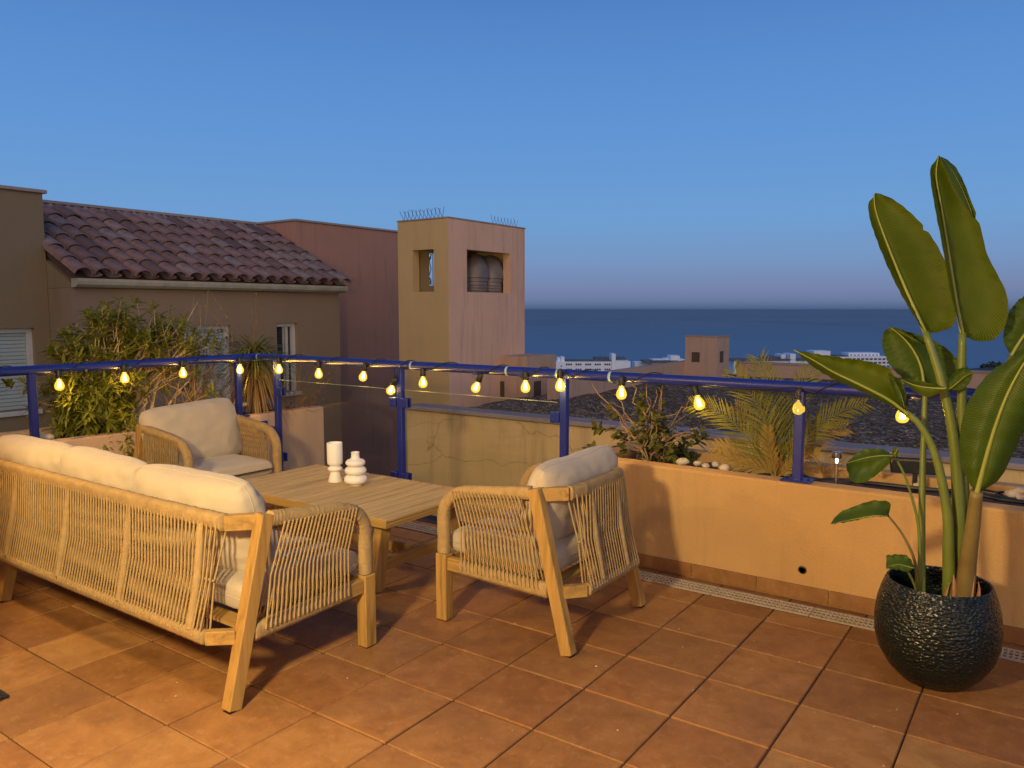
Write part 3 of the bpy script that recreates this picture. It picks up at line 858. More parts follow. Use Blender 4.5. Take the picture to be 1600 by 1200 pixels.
sx1, sy0 = -5.0, 13.4
so = Vector((sx1 - 0.3, sy0 + 0.3, -1)); st_ = empty('small_chimney', so)
tag(st_, 'small square brown chimney block with dark openings beyond the gravel roof', 'chimney')
pa, pb, pc = at(1071, 527, y=sy0), at(1121, 527, y=sy0), at(1140, 530, x=sx1)
mb = MB(); mb.span((pa.x, sy0, -1), (sx1 - 0.003, pc.y, pb.z)); partw(mb, 'wall', M['fadedpink'], st_, so)
mb = MB(); mb.span((pa.x - 0.012, sy0 - 0.012, pb.z + 0.002), (sx1 + 0.012, pc.y + 0.01, pb.z + 0.02)); partw(mb, 'coping', M['coping'], st_, so)
va, vb = at(1081, 550, y=sy0), at(1093, 566, y=sy0)
mb = MB(); mb.span((va.x, sy0 - 0.004, vb.z), (vb.x, sy0 + 0.001, va.z)); partw(mb, 'vent', M['ventbrown'], st_, so)
va, vb = at(1125, 549, x=sx1), at(1130, 566, x=sx1)
mb = MB(); mb.span((sx1 - 0.006, va.y, vb.z), (sx1 + 0.002, vb.y, va.z)); partw(mb, 'vent', M['ventbrown'], st_, so)

# --- far hotels by the sea
FM = Matrix((_Rt, _F, Vector((0, 0, 1)))).transposed()
def fbox(mb_, u0, u1, v0, v1, d, depth=14, bot=None):
    a, b = at(u0, v0, d=d), at(u1, v1, d=d)
    zb = b.z if bot is None else bot
    c_ = (a + Vector((b.x, b.y, a.z))) / 2
    w_ = (Vector((b.x, b.y, 0)) - Vector((a.x, a.y, 0))).length
    mb_.box(Vector((c_.x, c_.y, (a.z + zb) / 2)) + _F * depth / 2, (w_, depth, a.z - zb), FM)
def hotel(label, d, blocks, rows, roofs=(), name='hotel'):
    o0 = at(blocks[0][0], 600, d=d); o0.z = -58
    h = empty(name, o0); tag(h, label, 'building')
    mb_ = MB()
    for (u0, u1, v0, v1, dd) in blocks: fbox(mb_, u0, u1, v0, v1, d + dd, 16, -60)
    partw(mb_, 'wall', M['white'], h, o0)
    for (u0, u1, v0, v1, dd) in roofs:
        m2 = MB(); fbox(m2, u0, u1, v0, v1, d + dd, 15); partw(m2, 'roof', M['greyroof'], h, o0)
    proto = None
    for (u0, u1, v, n_, ww, hh) in rows:
        for k in range(n_):
            u = u0 + (u1 - u0) * k / max(1, n_ - 1)
            if isinstance(ww, tuple):
                grp = [-ww[0], 0, ww[0]]; w_ = ww[1]
            else: grp = [0]; w_ = ww
            for g_ in grp:
                c_ = at(u + g_, v, d=d - 0.15)
                if proto is None:
                    m3 = MB(); m3.box((0, 0, 0), (1, 0.3, 1), FM); proto = m3.build('window', M['darkwin'], h); o_ = proto
                else: o_ = inst(proto, h)
                o_.location = c_ - o0
                # unit window scaled in the facade's own frame
                o_.rotation_euler = (0, 0, 0)
                sw, sh = w_ / FPX * d, hh / FPX * d
                o_.scale = (sw, sw, sh)
    return h
hotel('long white hotel with rows of small windows just right of the chimney tower', 640,
      [(868, 955, 565, 590, 0), (871, 876, 559, 566, 2), (877, 882, 558, 566, 2), (956, 962, 553, 566, 4), (954, 985, 564.5, 580, 8)],
      [(889, 949, 569.3, 5, (3.4, 2.5), 2.6), (889, 949, 577.2, 5, (3.4, 2.5), 2.6), (877, 877, 572, 1, 2.0, 2)], [(884, 955, 563.2, 565.0, 1), (930, 978, 559, 565, 30)])
hotel('cluster of low white buildings by the shore left of the small brown chimney block', 700,
      [(1020, 1070, 561.5, 585, 0), (1048, 1062, 556, 566, -3), (1040, 1047, 560, 566, 2), (992, 1030, 566, 585, 10)], [], [(1005, 1060, 563.5, 566, -6)])
hotel('wide white roofed building by the sea right of the small brown chimney block', 600,
      [(1170, 1262, 563.5, 585, 0), (1235, 1243, 553, 565, -2), (1147, 1156, 562, 570, 0), (1165, 1171, 562, 570, 0), (1272, 1297, 548.5, 566, 6), (1221, 1228, 554, 562, 5)],
      [], [(1140, 1262, 561.2, 563.2, -2), (1196, 1236, 557.5, 561.5, 8)])
hotel('white terraced hotel with balcony rows by the sea behind the banana leaves', 680,
      [(1303, 1392, 557.5, 590, 0), (1326, 1374, 551.5, 558.5, 8)],
      [(1308, 1388, 561.0, 13, 4.2, 2.6), (1308, 1388, 566.6, 13, 4.2, 2.6), (1308, 1388, 572.2, 13, 4.2, 2.6), (1330, 1370, 554.8, 8, 3.0, 1.6)], [(1305, 1326, 555.5, 557.4, 2)])
hotel('small pale houses low on the right between the banana leaves', 500,
      [(1520, 1540, 581, 600, 0), (1514, 1524, 591, 606, -20)], [(1528, 1528, 586, 1, 3, 3)], [])
def far_tree(u, v, w, d, label):
    base = at(u, v, d=d); s = w / FPX * d; b0 = Vector((base.x, base.y, base.z - s * 0.75))
    t = empty('coastal_tree', b0); tag(t, label, 'tree', 'dark trees on the headland')
    mb_ = MB(); mb_.tube([b0 - Vector((0, 0, 14)), b0 + Vector((0, 0, s * 0.4))], [s * 0.05, s * 0.03], 6); partw(mb_, 'trunk', M['twig'], t, b0)
    mb_ = MB()
    for k in range(420):
        q = Vector((rnd.gauss(0, 1), rnd.gauss(0, 1), rnd.gauss(0, 1))); q.normalize(); q *= rnd.random() ** 0.4
        c_ = b0 + Vector((q.x * s * 0.55, q.y * s * 0.55, s * 0.32 + q.z * s * 0.36 + 0.1 * s * mnoise.noise(q * 2)))
        e1 = Vector((rnd.gauss(0, 1), rnd.gauss(0, 1), rnd.gauss(0, 1))).normalized() * s * 0.08; e2 = e1.orthogonal().normalized() * s * 0.06
        mb_.add([c_ - e1, c_ - e2, c_ + e1, c_ + e2], [(0, 1, 2, 3)])
    partw(mb_, 'crown', M['rooftree'], t, b0)
far_tree(1552, 563, 34, 800, 'largest dark rounded tree on the headland right of the tall stems')
far_tree(1502, 570, 26, 800, 'smaller dark tree on the headland just left of the tall stems')
far_tree(1588, 568, 30, 810, 'dark tree on the headland at the right picture edge')

# ================================================================== RAILING
RY, RX, RZ, RR = 4.17, -5.59, 1.093, 0.031
ro = Vector((-3.3, RY, 0)); rail = empty('railing', ro)
tag(rail, 'blue painted tubular metal railing with glass panels around the terrace edge', 'railing')
mb = MB()
mb.tube([(1.6, RY, RZ), (RX + 0.03, RY, RZ), (RX + 0.006, RY - 0.006, RZ), (RX, RY - 0.03, RZ), (RX, 0.3, RZ)], RR, 20)
partw(mb, 'handrail', M['blue'], rail, ro, smooth=True, auto=60)
mb = MB()
for (x, y, ax) in ((RX + 0.035, RY, 0), (RX, RY - 0.035, 1)):
    pass
mb.tube([(RX + 0.045, RY, RZ), (RX + 0.052, RY, RZ)], RR + 0.0012, 20)
partw(mb, 'weld_joint', M['tape'], rail, ro, smooth=True, auto=60)
for u in (645, 794, 873, 955):
    x = at(u, 580, y=RY).x
    mb = MB(); mb.tube([(x - 0.008, RY, RZ), (x + 0.008, RY, RZ)], RR + 0.0012, 20)
    partw(mb, 'tape_band', M['tape'], rail, ro, smooth=True, auto=60)
def post(x, y, z0, w=0.046):
    m_ = MB(); m_.span((x - w / 2, y - w / 2, z0), (x + w / 2, y + w / 2, RZ - 0.018), 0.004)
    return partw(m_, 'post', M['blue'], rail, ro)
def plate(p_, x, y, z):
    m_ = MB(); m_.span((x - 0.075, y - 0.055, z + 0.001), (x + 0.075, y + 0.055, z + 0.012), 0.003)
    for sx_ in (-1, 1): m_.lathe([(0.008, 0.0), (0.008, 0.008), (0.0, 0.010)], 8, (x + sx_ * 0.055, y, z + 0.012))
    partw(m_, 'base_plate', M['blue'], p_, ro)
for x in (-1.098, 0.30): plate(post(x, RY - 0.025, 0.612), x, RY - 0.025, 0.604)
for y in (2.40, 3.99, 0.8): plate(post(RX, y, 0.612), RX, y, 0.604)
for x in (-5.315, -3.925, -2.535): post(x, RY, -0.3)
def clamp(x, z, s):
    m_ = MB(); m_.span((x, RY - 0.034, z - 0.035), (x + s * 0.062, RY - 0.018, z + 0.035), 0.003)
    for dz in (-0.018, 0.018): m_.lathe([(0.007, 0.0), (0.007, 0.006), (0.0, 0.007)], 8, (x + s * 0.04, RY - 0.034, z + dz), (0, -1, 0))
    m_.span((x, RY + 0.006, z - 0.035), (x + s * 0.062, RY + 0.018, z + 0.035), 0.003)
    return partw(m_, 'clamp', M['blue'], rail, ro)
for (xa, xb) in ((-5.315, -3.925), (-3.925, -2.535)):
    m_ = MB(); m_.span((xa + 0.045, RY - 0.014, 0.10), (xb - 0.045, RY - 0.004, 0.912))
    g_ = partw(m_, 'glass_panel', M['glass'], rail, ro)
    m_ = MB(); m_.span((xa + 0.045, RY - 0.0145, 0.9125), (xb - 0.045, RY - 0.0035, 0.9155)); partw(m_, 'edge_strip', M['glassedge'], g_, ro)
    for z in (0.27, 0.82): clamp(xa + 0.024, z, 1); clamp(xb - 0.024, z, -1)
# wall bracket from the end post to the left planter
m_ = MB(); zb = 0.50
m_.span((-5.528, 4.12, zb - 0.05), (-5.518, 4.22, zb + 0.05), 0.003); m_.span((-5.517, 4.155, zb - 0.016), (-5.339, 4.185, zb + 0.016), 0.003)
partw(m_, 'wall_bracket', M['blue'], rail, ro)

# ================================================================== STRING LIGHTS
slo = Vector((-3.3, RY, 1.0)); sl_ = empty('string_lights', slo)
tag(sl_, 'string of lit amber bulbs on a black cable wound around the blue railing', 'string lights')
def socket_bulb_protos():
    s_ = MB(); s_.lathe([(0.0, 0.062), (0.013, 0.060), (0.019, 0.048), (0.0195, 0.020), (0.022, 0.018), (0.022, 0.004), (0.016, 0.0), (0.0, 0.0)], 14)
    b_ = MB()
    pr = [(0.0140, 0.0), (0.0155, -0.010), (0.022, -0.021), (0.028, -0.034), (0.0308, -0.047), (0.0298, -0.059), (0.024, -0.071), (0.013, -0.078), (0.0, -0.080)]
    b_.lathe(pr, 16)
    f_ = MB()
    for k in range(4):
        a_ = k * math.pi / 2
        f_.tube([(0.004 * math.cos(a_), 0.004 * math.sin(a_), -0.016), (0.011 * math.cos(a_), 0.011 * math.sin(a_), -0.060)], 0.0036, 6)
    bo = b_.build('bulb', M['bulb'], sl_, smooth=True)
    so_ = s_.build('socket', M['black'], bo, smooth=True, auto=40)
    fo_ = f_.build('filament', M['filament'], bo)
    return bo, so_, fo_
bp, sp_, fp_ = socket_bulb_protos()
LB = [(93, 604), (195, 593), (286, 585), (375, 579)]
FB = [(436, 579), (498, 586), (567, 590), (610, 611), (661, 600), (743, 607), (821, 607), (875, 605), (971, 617), (1093, 633), (1248, 640), (1410, 652)]
tilt = {2: 0.25, 3: 0.5, 5: 0.45, 9: -0.3}
pts = [(at(u, v, x=RX + 0.035), 'L', 0) for u, v in LB] + [(at(u, v, y=RY - (0.035 if i != 7 else 0.06)), 'F', tilt.get(i, 0)) for i, (u, v) in enumerate(FB)]
tops = []
for i, (p, side, tl) in enumerate(pts):
    o = bp if i == 0 else inst(bp, sl_)
    if i > 0: inst(sp_, o); inst(fp_, o)
    rx = (-tl * 0.0, tl, rnd.uniform(0, 3)) if side == 'F' else (tl, 0, 0)
    rot = Matrix.Rotation(tl, 3, 'Y') if side == 'F' else Matrix.Identity(3)
    o.rotation_euler = rot.to_euler()
    o.location = p + rot @ Vector((0, 0, 0.052)) - slo
    tops.append((p + rot @ Vector((0, 0, 0.110)), side))
    l = bpy.data.lights.new('bulb_light', 'POINT'); l.energy = BULB_POWER; l.color = BULB_COLOR; l.shadow_soft_size = 0.012
    lo = bpy.data.objects.new('bulb_light', l); col.objects.link(lo); lo.parent = o; lo.location = (0, 0, -0.05)
mb = MB()
def railpt(s, side, ang, rad):
    # ang 0 = towards the terrace, pi/2 = top, pi = outside
    if side == 'F': return Vector((s, RY - rad * math.cos(ang), RZ + rad * math.sin(ang)))
    return Vector((RX + rad * math.cos(ang), s, RZ + rad * math.sin(ang)))
def wind(path, a, sa, b, sb):
    side = 'F' if (sa == 'F' or sb == 'F') else 'L'
    if sa == 'L' and sb == 'F':
        s0, s1, side = a.y, RY - 0.06, 'L'
    elif side == 'F': s0, s1 = a.x, b.x
    else: s0, s1 = a.y, b.y
    N_ = 26
    for k in range(N_ + 1):
        t_ = k / N_
        if t_ < 0.10 or t_ > 0.93: continue
        ang = -0.7 + (t_ - 0.10) / 0.83 * (math.pi * 1.85)
        path.append(railpt(s0 + (s1 - s0) * (0.04 + 0.92 * t_), side, ang, RR + 0.006))
path = [Vector((RX + 0.03, tops[0][0].y - 0.5, RZ + 0.03))]
for i, (tp, side) in enumerate(tops):
    if i == 0:
        wind(path, Vector((RX, tp.y - 0.55, 0)), 'L', tp, 'L')
    path.append(tp + Vector((0, 0, 0.004)))
    if i + 1 < len(tops):
        n_, ns = tops[i + 1]
        if i in (13,):   # a hanging stretch
            for k in range(1, 9):
                t_ = k / 9; path.append(tp.lerp(n_, t_) + Vector((0, 0.0, 0.01 - 0.02 * math.sin(math.pi * t_))))
        else: wind(path, tp, side, n_, ns)
wind(path, tops[-1][0], 'F', tops[-1][0] + Vector((0.6, 0, 0)), 'F')
# smooth the path
P2 = []
for i in range(len(path) - 1):
    p0, p1, p2_, p3 = path[max(i - 1, 0)], path[i], path[i + 1], path[min(i + 2, len(path) - 1)]
    for k in range(3):
        t_ = k / 3
        P2.append(0.5 * ((2 * p1) + (-p0 + p2_) * t_ + (2 * p0 - 5 * p1 + 4 * p2_ - p3) * t_ ** 2 + (-p0 + 3 * p1 - 3 * p2_ + p3) * t_ ** 3))
mb.tube(P2, 0.0036, 5)
partw(mb, 'cable', M['black'], sl_, slo, smooth=True)

# ================================================================== FURNITURE
def wrapped(mb_, pts_, a, b, pitch=0.0085, n=10):
    """rail tightly wrapped with rope: rounded section with a ridge per turn"""
    P, Lc = [Vector(p) for p in pts_], 0
    out, rr = [], []
    for i in range(len(P) - 1):
        d = P[i + 1] - P[i]; k = max(2, int(round(d.length / pitch)) )
        for j in range(k):
            for q_, r_ in ((0.0, 0.93), (0.5, 1.0 + rnd.uniform(-.03, .05))):
                out.append(P[i] + d * ((j + q_) / k)); rr.append(r_)
    out.append(P[-1]); rr.append(0.93)
    mb_.tube(out, rr, n, True, False, (a, b, 0.62))
def arc(p0, p1, p2, n=8):
    return [p0.lerp(p1, t / n).lerp(p1.lerp(p2, t / n), t / n) for t in range(n + 1)]

def make_lounge(hw_, name, supports, sg=1, extra_leg=None):
    """origin on the floor under the middle of the seat, front towards +y; hw_ = half width to the leg centres"""
    t = empty(name)
    xs = (-hw_, hw_)
    LEGF, LEGB = 0.355, -0.345
    TB, BBm = 0.18, 0.0
    topz = 0.69
    def rear(z): return LEGB + 0.17 * z / 0.7
    for x in xs:
        m_ = MB(); m_.bar((x, LEGB, 0.004), (x, rear(0.72), 0.715), 0.052, 0.058, (0, 1, 0), 0.004); m_.build('leg', M['woodz'], t)
        m_ = MB(); m_.box((x, LEGB, 0.002), (0.04, 0.045, 0.004)); m_.build('foot_pad', M['black'], t)
        m_ = MB(); m_.box((x, LEGF, 0.167), (0.058, 0.064, 0.326), None, 0.004); m_.build('leg', M['woodz'], t)
        m_ = MB(); m_.box((x, LEGF, 0.002), (0.045, 0.05, 0.004)); m_.build('foot_pad', M['black'], t)
        s = 1 if x > 0 else -1
        # arm: up from the front leg, round the corner, back to the post
        A0, A1 = Vector((x, LEGF, 0.332)), Vector((x, LEGF, 0.49))
        cor = arc(A1, Vector((x, LEGF + 0.005, 0.625)), Vector((x, LEGF - 0.15, 0.650)), 8)
        m_ = MB(); wrapped(m_, [A0] + cor + [Vector((x, rear(0.69) + 0.028, 0.692))], 0.027, 0.031)
        m_.build('armrest', M['rope'], t, smooth=True)
        # side seat rail
        m_ = MB(); m_.bar((x, LEGF - 0.033, 0.285), (x, LEGF - 0.11, 0.285), 0.040, 0.062, (0, 0, 1), 0.003); m_.build('side_rail', M['woody'], t)
        m_ = MB(); wrapped(m_, [Vector((x, LEGF - 0.11, 0.283)), Vector((x, rear(0.28) + 0.034, 0.270))], 0.037, 0.026); m_.build('rope_wrap', M['rope'], t, smooth=True)
        # ropes of the side: two crossing layers pinched at half height
        m_ = MB(); y0, y1 = LEGF - 0.12, rear(0.5) + 0.045
        nr_ = 20
        for lay in (0, 1):
            for k in range(nr_):
                f_ = (k + 0.5) / nr_; yb = y0 + (y1 - 0.035 - y0) * f_; yt = y0 + 0.03 + (y1 + 0.015 - y0) * f_
                sh = (0.026 if lay == 0 else -0.026)
                xo = x + s * (0.030 if lay == 0 else -0.026)
                zt = 0.652 + 0.03 * (0.2 - yt) / 0.4
                m_.tube([(xo, yt + sh, zt), (x + s * (0.010 if lay == 0 else 0.004), (yb + yt) / 2 + 0.2 * sh, 0.47), (xo, yb, 0.275)], 0.0042, 5, False)
        tag(m_.build('side_ropes', M['rope'], t, smooth=True), kind='stuff')
    # back: top rail with bevelled corners, lower rail
    yT, yB, cx_ = -0.275, -0.372, hw_ - 0.105
    m_ = MB()
    for s in (-1, 1):
        m_ = MB(); m_.bar((s * (hw_ - 0.012), rear(0.69) + 0.004, 0.687), (s * cx_, yT, 0.687), 0.042, 0.060, (0, 0, 1), 0.003); m_.build('top_rail', M['woodx'], t)
    m_ = MB(); wrapped(m_, [(-cx_, yT, 0.688), (-cx_ * 0.6, yT - 0.015, 0.688), (cx_ * 0.6, yT - 0.015, 0.688), (cx_, yT, 0.688)], 0.034, 0.027)
    m_.build('rope_wrap', M['rope'], t, smooth=True)
    m_ = MB()
    for s in (-1, 1):
        m_ = MB(); m_.bar((s * (hw_ - 0.02), rear(0.27) - 0.02, 0.268), (s * cx_, yB, 0.268), 0.036, 0.054, (0, 0, 1), 0.003); m_.build('lower_rail', M['woodx'], t)
    m_ = MB(); m_.bar((-hw_ + 0.03, LEGF, 0.285), (hw_ - 0.03, LEGF, 0.285), 0.04, 0.06, (0, 0, 1), 0.003)
    m_.build('front_rail', M['woodx'], t)
    m_ = MB(); wrapped(m_, [(-cx_, yB, 0.268), (cx_, yB, 0.268)], 0.028, 0.024); m_.build('rope_wrap', M['rope'], t, smooth=True)
    if extra_leg is not None:
        m_ = MB(); m_.bar((extra_leg, LEGB, 0.004), (extra_leg, rear(0.30), 0.30), 0.05, 0.056, (0, 1, 0), 0.004); m_.build('leg', M['woodz'], t)
    # seat slats
    m_ = MB(); m_.box((0, 0, 0), (2 * hw_ - 0.09, 0.07, 0.018)); sl0 = m_.build('seat_slat', M['woodx'], t)
    for k in range(5): (sl0 if k == 0 else inst(sl0, t)).location = (0, -0.24 + k * 0.125, 0.29)
    # back ropes, two layers pinched half way
    m_ = MB(); nb = int(2 * cx_ / 0.0225)
    for lay in (0, 1):
        for k in range(nb):
            f_ = (k + 0.5) / nb; x = -cx_ + 2 * cx_ * f_
            sh = sg * (0.05 if lay == 0 else 0.034)
            bow = -0.012 * (1 - (x / cx_) ** 4)
            d_ = -0.026 if lay == 0 else 0.026
            xm = x
            m_.tube([(x + sh * (1 - abs(x / cx_) ** 6), yT + bow + d_, 0.685), (xm, (yT + yB) / 2 + bow - 0.004 + d_ * 0.35, 0.475), (xm, yB + d_ * 0.9, 0.268)], 0.0043, 5, False)
    tag(m_.build('back_ropes', M['rope'], t, smooth=True), kind='stuff')
    m_ = MB()
    m_.tube([(-cx_, (yT + yB) / 2 - 0.004, 0.473), (0, (yT + yB) / 2 - 0.010, 0.473), (cx_, (yT + yB) / 2 - 0.004, 0.473)], 0.006, 6)
    m_.build('waist_rope', M['rope'], t, smooth=True)
    for x in supports:
        m_ = MB(); wrapped(m_, [(x + sg * 0.035, yT - 0.022, 0.672), (x, (yT + yB) / 2 - 0.022, 0.475), (x, yB - 0.012, 0.285)], 0.016, 0.016, 0.009, 8); m_.build('support', M['rope'], t, smooth=True)
    return t

sofa = make_lounge(1.225, 'sofa', (-1.03, -0.51, 0.01, 0.53, 1.04), -1, -0.69)
sofa.location = (-3.70, 2.035, 0)
tag(sofa, 'long three-seat teak sofa with woven beige rope back seen from behind', 'sofa')
ch = make_lounge(0.345, 'armchair', (-0.12, 0.12))
ch.location = (-2.03, 3.165, 0); ch.rotation_euler = (0, 0, R(90))
tag(ch, 'teak and rope armchair seen from behind in front of the right planter wall', 'armchair', 'rope armchairs at the table')
ch2 = copy_tree(ch)
ch2.location = (-4.90, 3.20, 0); ch2.rotation_euler = (0, 0, R(-90))
ch2['label'] = 'teak and rope armchair facing us beside the left planter, behind the sofa'

def cushion(w, h, t, seed, puff=0.42, nx_=44, ny_=36, wr=0.010, box=False):
    """pillow in the local x-z plane, thickness along y, centred"""
    rs = random.Random(seed); m_ = MB()
    def surf(u, v, sgn):
        e = (max(0.0, 1 - abs(u) ** (8 if box else 3.4)) * max(0.0, 1 - abs(v) ** (8 if box else 3.4))) ** (0.22 if box else 0.44)
        if box: e = e * (0.86 + 0.14 * (1 - u * u) * (1 - v * v))
        x = w / 2 * u * (1 - (0.0 if box else 0.075 * (abs(v) ** 5) - 0.012) * abs(u)); z = h / 2 * v * (1 - (0.0 if box else 0.085 * (abs(u) ** 5) - 0.012) * abs(v))
        nz = 0.9 * mnoise.noise(Vector((u * 6 + v * 3 + seed, v * 2.5 - u * 2, 9.0 + sgn))) * (0.35 + 0.65 * max(abs(u), abs(v)) ** 2) + mnoise.noise(Vector((u * 1.6 + seed, v * 1.6, sgn * 2.0))) * 0.8 + mnoise.noise(Vector((u * 3.4 + seed, v * 6, sgn * 3.0))) * 0.45 + abs(mnoise.noise(Vector((u * 3 - v * 2.2 + seed, v * 2.2 + u, sgn * 5.0)))) * 0.7
        crease = wr * 0.9 * math.sin(9 * (abs(u) + 0.6 * abs(v)) + 3 * mnoise.noise(Vector((u * 2, v * 2, seed)))) * (abs(u * v) ** 0.8)
        y = sgn * (t / 2 * e + (0.012 if not box else 0.0)) + sgn * e * (nz * wr + crease)
        if not box:
            z -= 0.02 * (1 - abs(u)) * (v > 0) * v * rs_d; x += 0.012 * nz
        return Vector((x, y, z))
    rs_d = rs.uniform(0.2, 1.0)
    idx = {}
    for sgn in (-1, 1):
        for j in range(ny_ + 1):
            for i in range(nx_ + 1):
                u, v = math.sin((i / nx_ * 2 - 1) * math.pi / 2), math.sin((j / ny_ * 2 - 1) * math.pi / 2)
                idx[(sgn, i, j)] = len(m_.v); m_.v.append(surf(u, v, sgn))
    for sgn in (-1, 1):
        for j in range(ny_):
            for i in range(nx_):
                q_ = (idx[(sgn, i, j)], idx[(sgn, i + 1, j)], idx[(sgn, i + 1, j + 1)], idx[(sgn, i, j + 1)])
                m_.f.append(q_ if sgn < 0 else q_[::-1])
    ring = [(i, 0) for i in range(nx_)] + [(nx_, j) for j in range(ny_)] + [(i, ny_) for i in range(nx_, 0, -1)] + [(0, j) for j in range(ny_, 0, -1)]
    for a, b in zip(ring, ring[1:] + ring[:1]):
        m_.f.append((idx[(-1, *a)], idx[(1, *a)], idx[(1, *b)], idx[(-1, *b)]))
    seam = [(m_.v[idx[(-1, *a)]] + m_.v[idx[(1, *a)]]) / 2 for a in ring]
    return m_, seam
def place_cushion(name, label, w, h, t, seed, M4, group, box=False, wr=0.010):
    m_, seam = cushion(w, h, t, seed, box=box, wr=wr)
    o = m_.build(name, M['cushion'], None, smooth=True); o.matrix_world = M4
    tag(o, label, 'cushion', group)
    s_ = MB(); s_.tube(seam[::1], 0.0022, 5, False, True); s_.build('piping', M['cushion'], o, smooth=True)
    return o
def local(obj, loc, rx=0, rz=0, ry=0):
    mw = Matrix.Translation(obj.location) @ Matrix.Rotation(obj.rotation_euler.z, 4, 'Z')
    return mw @ Matrix.Translation(loc) @ Matrix.Rotation(rz, 4, 'Z') @ Matrix.Rotation(rx, 4, 'X') @ Matrix.Rotation(ry, 4, 'Y')
LEAN = R(14)
place_cushion('back_cushion', 'cream back cushion at the right end of the sofa, beside the rope armrest', 0.73, 0.44, 0.20, 3, local(sofa, (0.735, -0.12, 0.605), LEAN, R(2)), 'sofa back cushions')
place_cushion('back_cushion', 'cream back cushion in the middle of the sofa', 0.72, 0.44, 0.20, 11, local(sofa, (0.02, -0.12, 0.605), LEAN, R(-2), R(1)), 'sofa back cushions')
place_cushion('back_cushion', 'cream back cushion at the left end of the sofa, cut by the picture edge', 0.73, 0.44, 0.20, 17, local(sofa, (-0.68, -0.12, 0.605), LEAN, R(1)), 'sofa back cushions')
place_cushion('back_cushion', 'cream back cushion leaning in the armchair by the right planter wall', 0.70, 0.43, 0.19, 23, local(ch, (0.03, -0.12, 0.600), LEAN, R(1), R(-1)), 'armchair back cushions')
place_cushion('back_cushion', 'cream back cushion leaning in the far armchair beside the left planter', 0.70, 0.45, 0.19, 31, local(ch2, (0.0, -0.12, 0.615), LEAN, R(-2), R(3)), 'armchair back cushions')
FLAT = math.pi / 2
for k in range(3):
    place_cushion('seat_cushion', ['cream seat cushion under the left end of the sofa', 'cream seat cushion in the middle of the sofa seat', 'cream seat cushion at the right end of the sofa seen through the arm ropes'][k], 0.785, 0.60, 0.15, 40 + k, local(sofa, (-0.79 + 0.79 * k, 0.06, 0.378), FLAT), 'sofa seat cushions', True, 0.004)
place_cushion('seat_cushion', 'cream seat cushion on the armchair by the right planter wall, seen through its side ropes', 0.60, 0.60, 0.15, 50, local(ch, (0, 0.06, 0.378), FLAT), 'armchair seat cushions', True, 0.004)
place_cushion('seat_cushion', 'cream seat cushion on the far armchair beside the left planter', 0.60, 0.60, 0.15, 51, local(ch2, (0, 0.06, 0.378), FLAT), 'armchair seat cushions', True, 0.004)

# --- coffee table
TZ = 0.42; X0, X1, Y0, Y1 = -4.22, -2.785, 2.84, 3.62
to = Vector(((X0 + X1) / 2, (Y0 + Y1) / 2, 0)); tb = empty('coffee_table', to)
tag(tb, 'slatted weathered teak coffee table with two white vases on it', 'table')
n_ = 16; pw = (X1 - X0) / n_
m_ = MB(); m_.box((0, 0, 0), (pw - 0.012, Y1 - Y0 - 0.012, 0.018), None, 0.0035); sp2 = m_.build('slat', M['table'], tb)
for k in range(n_):
    o = sp2 if k == 0 else inst(sp2, tb)
    o.location = Vector((X0 + pw * (k + 0.5), (Y0 + Y1) / 2, TZ - 0.009 + rnd.uniform(-.0006, .0006))) - to
for (xa, xb, ya, yb) in ((X0, to.x - 0.001, Y0 - 0.004, Y0 + 0.0055), (to.x + 0.001, X1, Y0 - 0.004, Y0 + 0.0055), (X0, to.x - 0.001, Y1 - 0.0055, Y1 + 0.004), (to.x + 0.001, X1, Y1 - 0.0055, Y1 + 0.004)):
    m_ = MB(); m_.span((xa, ya, TZ - 0.046), (xb, yb, TZ - 0.0006), 0.0015); partw(m_, 'side_board', M['woodx'], tb, to)
for (xa, xb) in ((X1 - 0.03, X1 + 0.001), (X0 - 0.001, X0 + 0.03)):
    m_ = MB(); m_.span((xa, Y0 + 0.008, TZ - 0.046), (xb, Y1 - 0.008, TZ - 0.0195), 0.002); partw(m_, 'end_rail', M['woody'], tb, to)
for x in (X1 - 0.14, X0 + 0.14):
    for (yt, yf) in ((Y0 + 0.12, Y0 + 0.05), (Y1 - 0.12, Y1 - 0.05)):
        m_ = MB(); m_.bar((x, yf, 0.0), (x, yt, TZ - 0.046), 0.055, 0.075, (0, 1, 0), 0.003); partw(m_, 'leg', M['woodz'], tb, to)
    m_ = MB(); m_.span((x - 0.018, Y0 + 0.12, 0.10), (x + 0.018, Y1 - 0.12, 0.16), 0.003); partw(m_, 'stretcher', M['woody'], tb, to)
m_ = MB(); m_.span((X0 + 0.16, to.y - 0.02, 0.103), (X1 - 0.16, to.y + 0.02, 0.157), 0.003); partw(m_, 'stretcher', M['woodx'], tb, to)

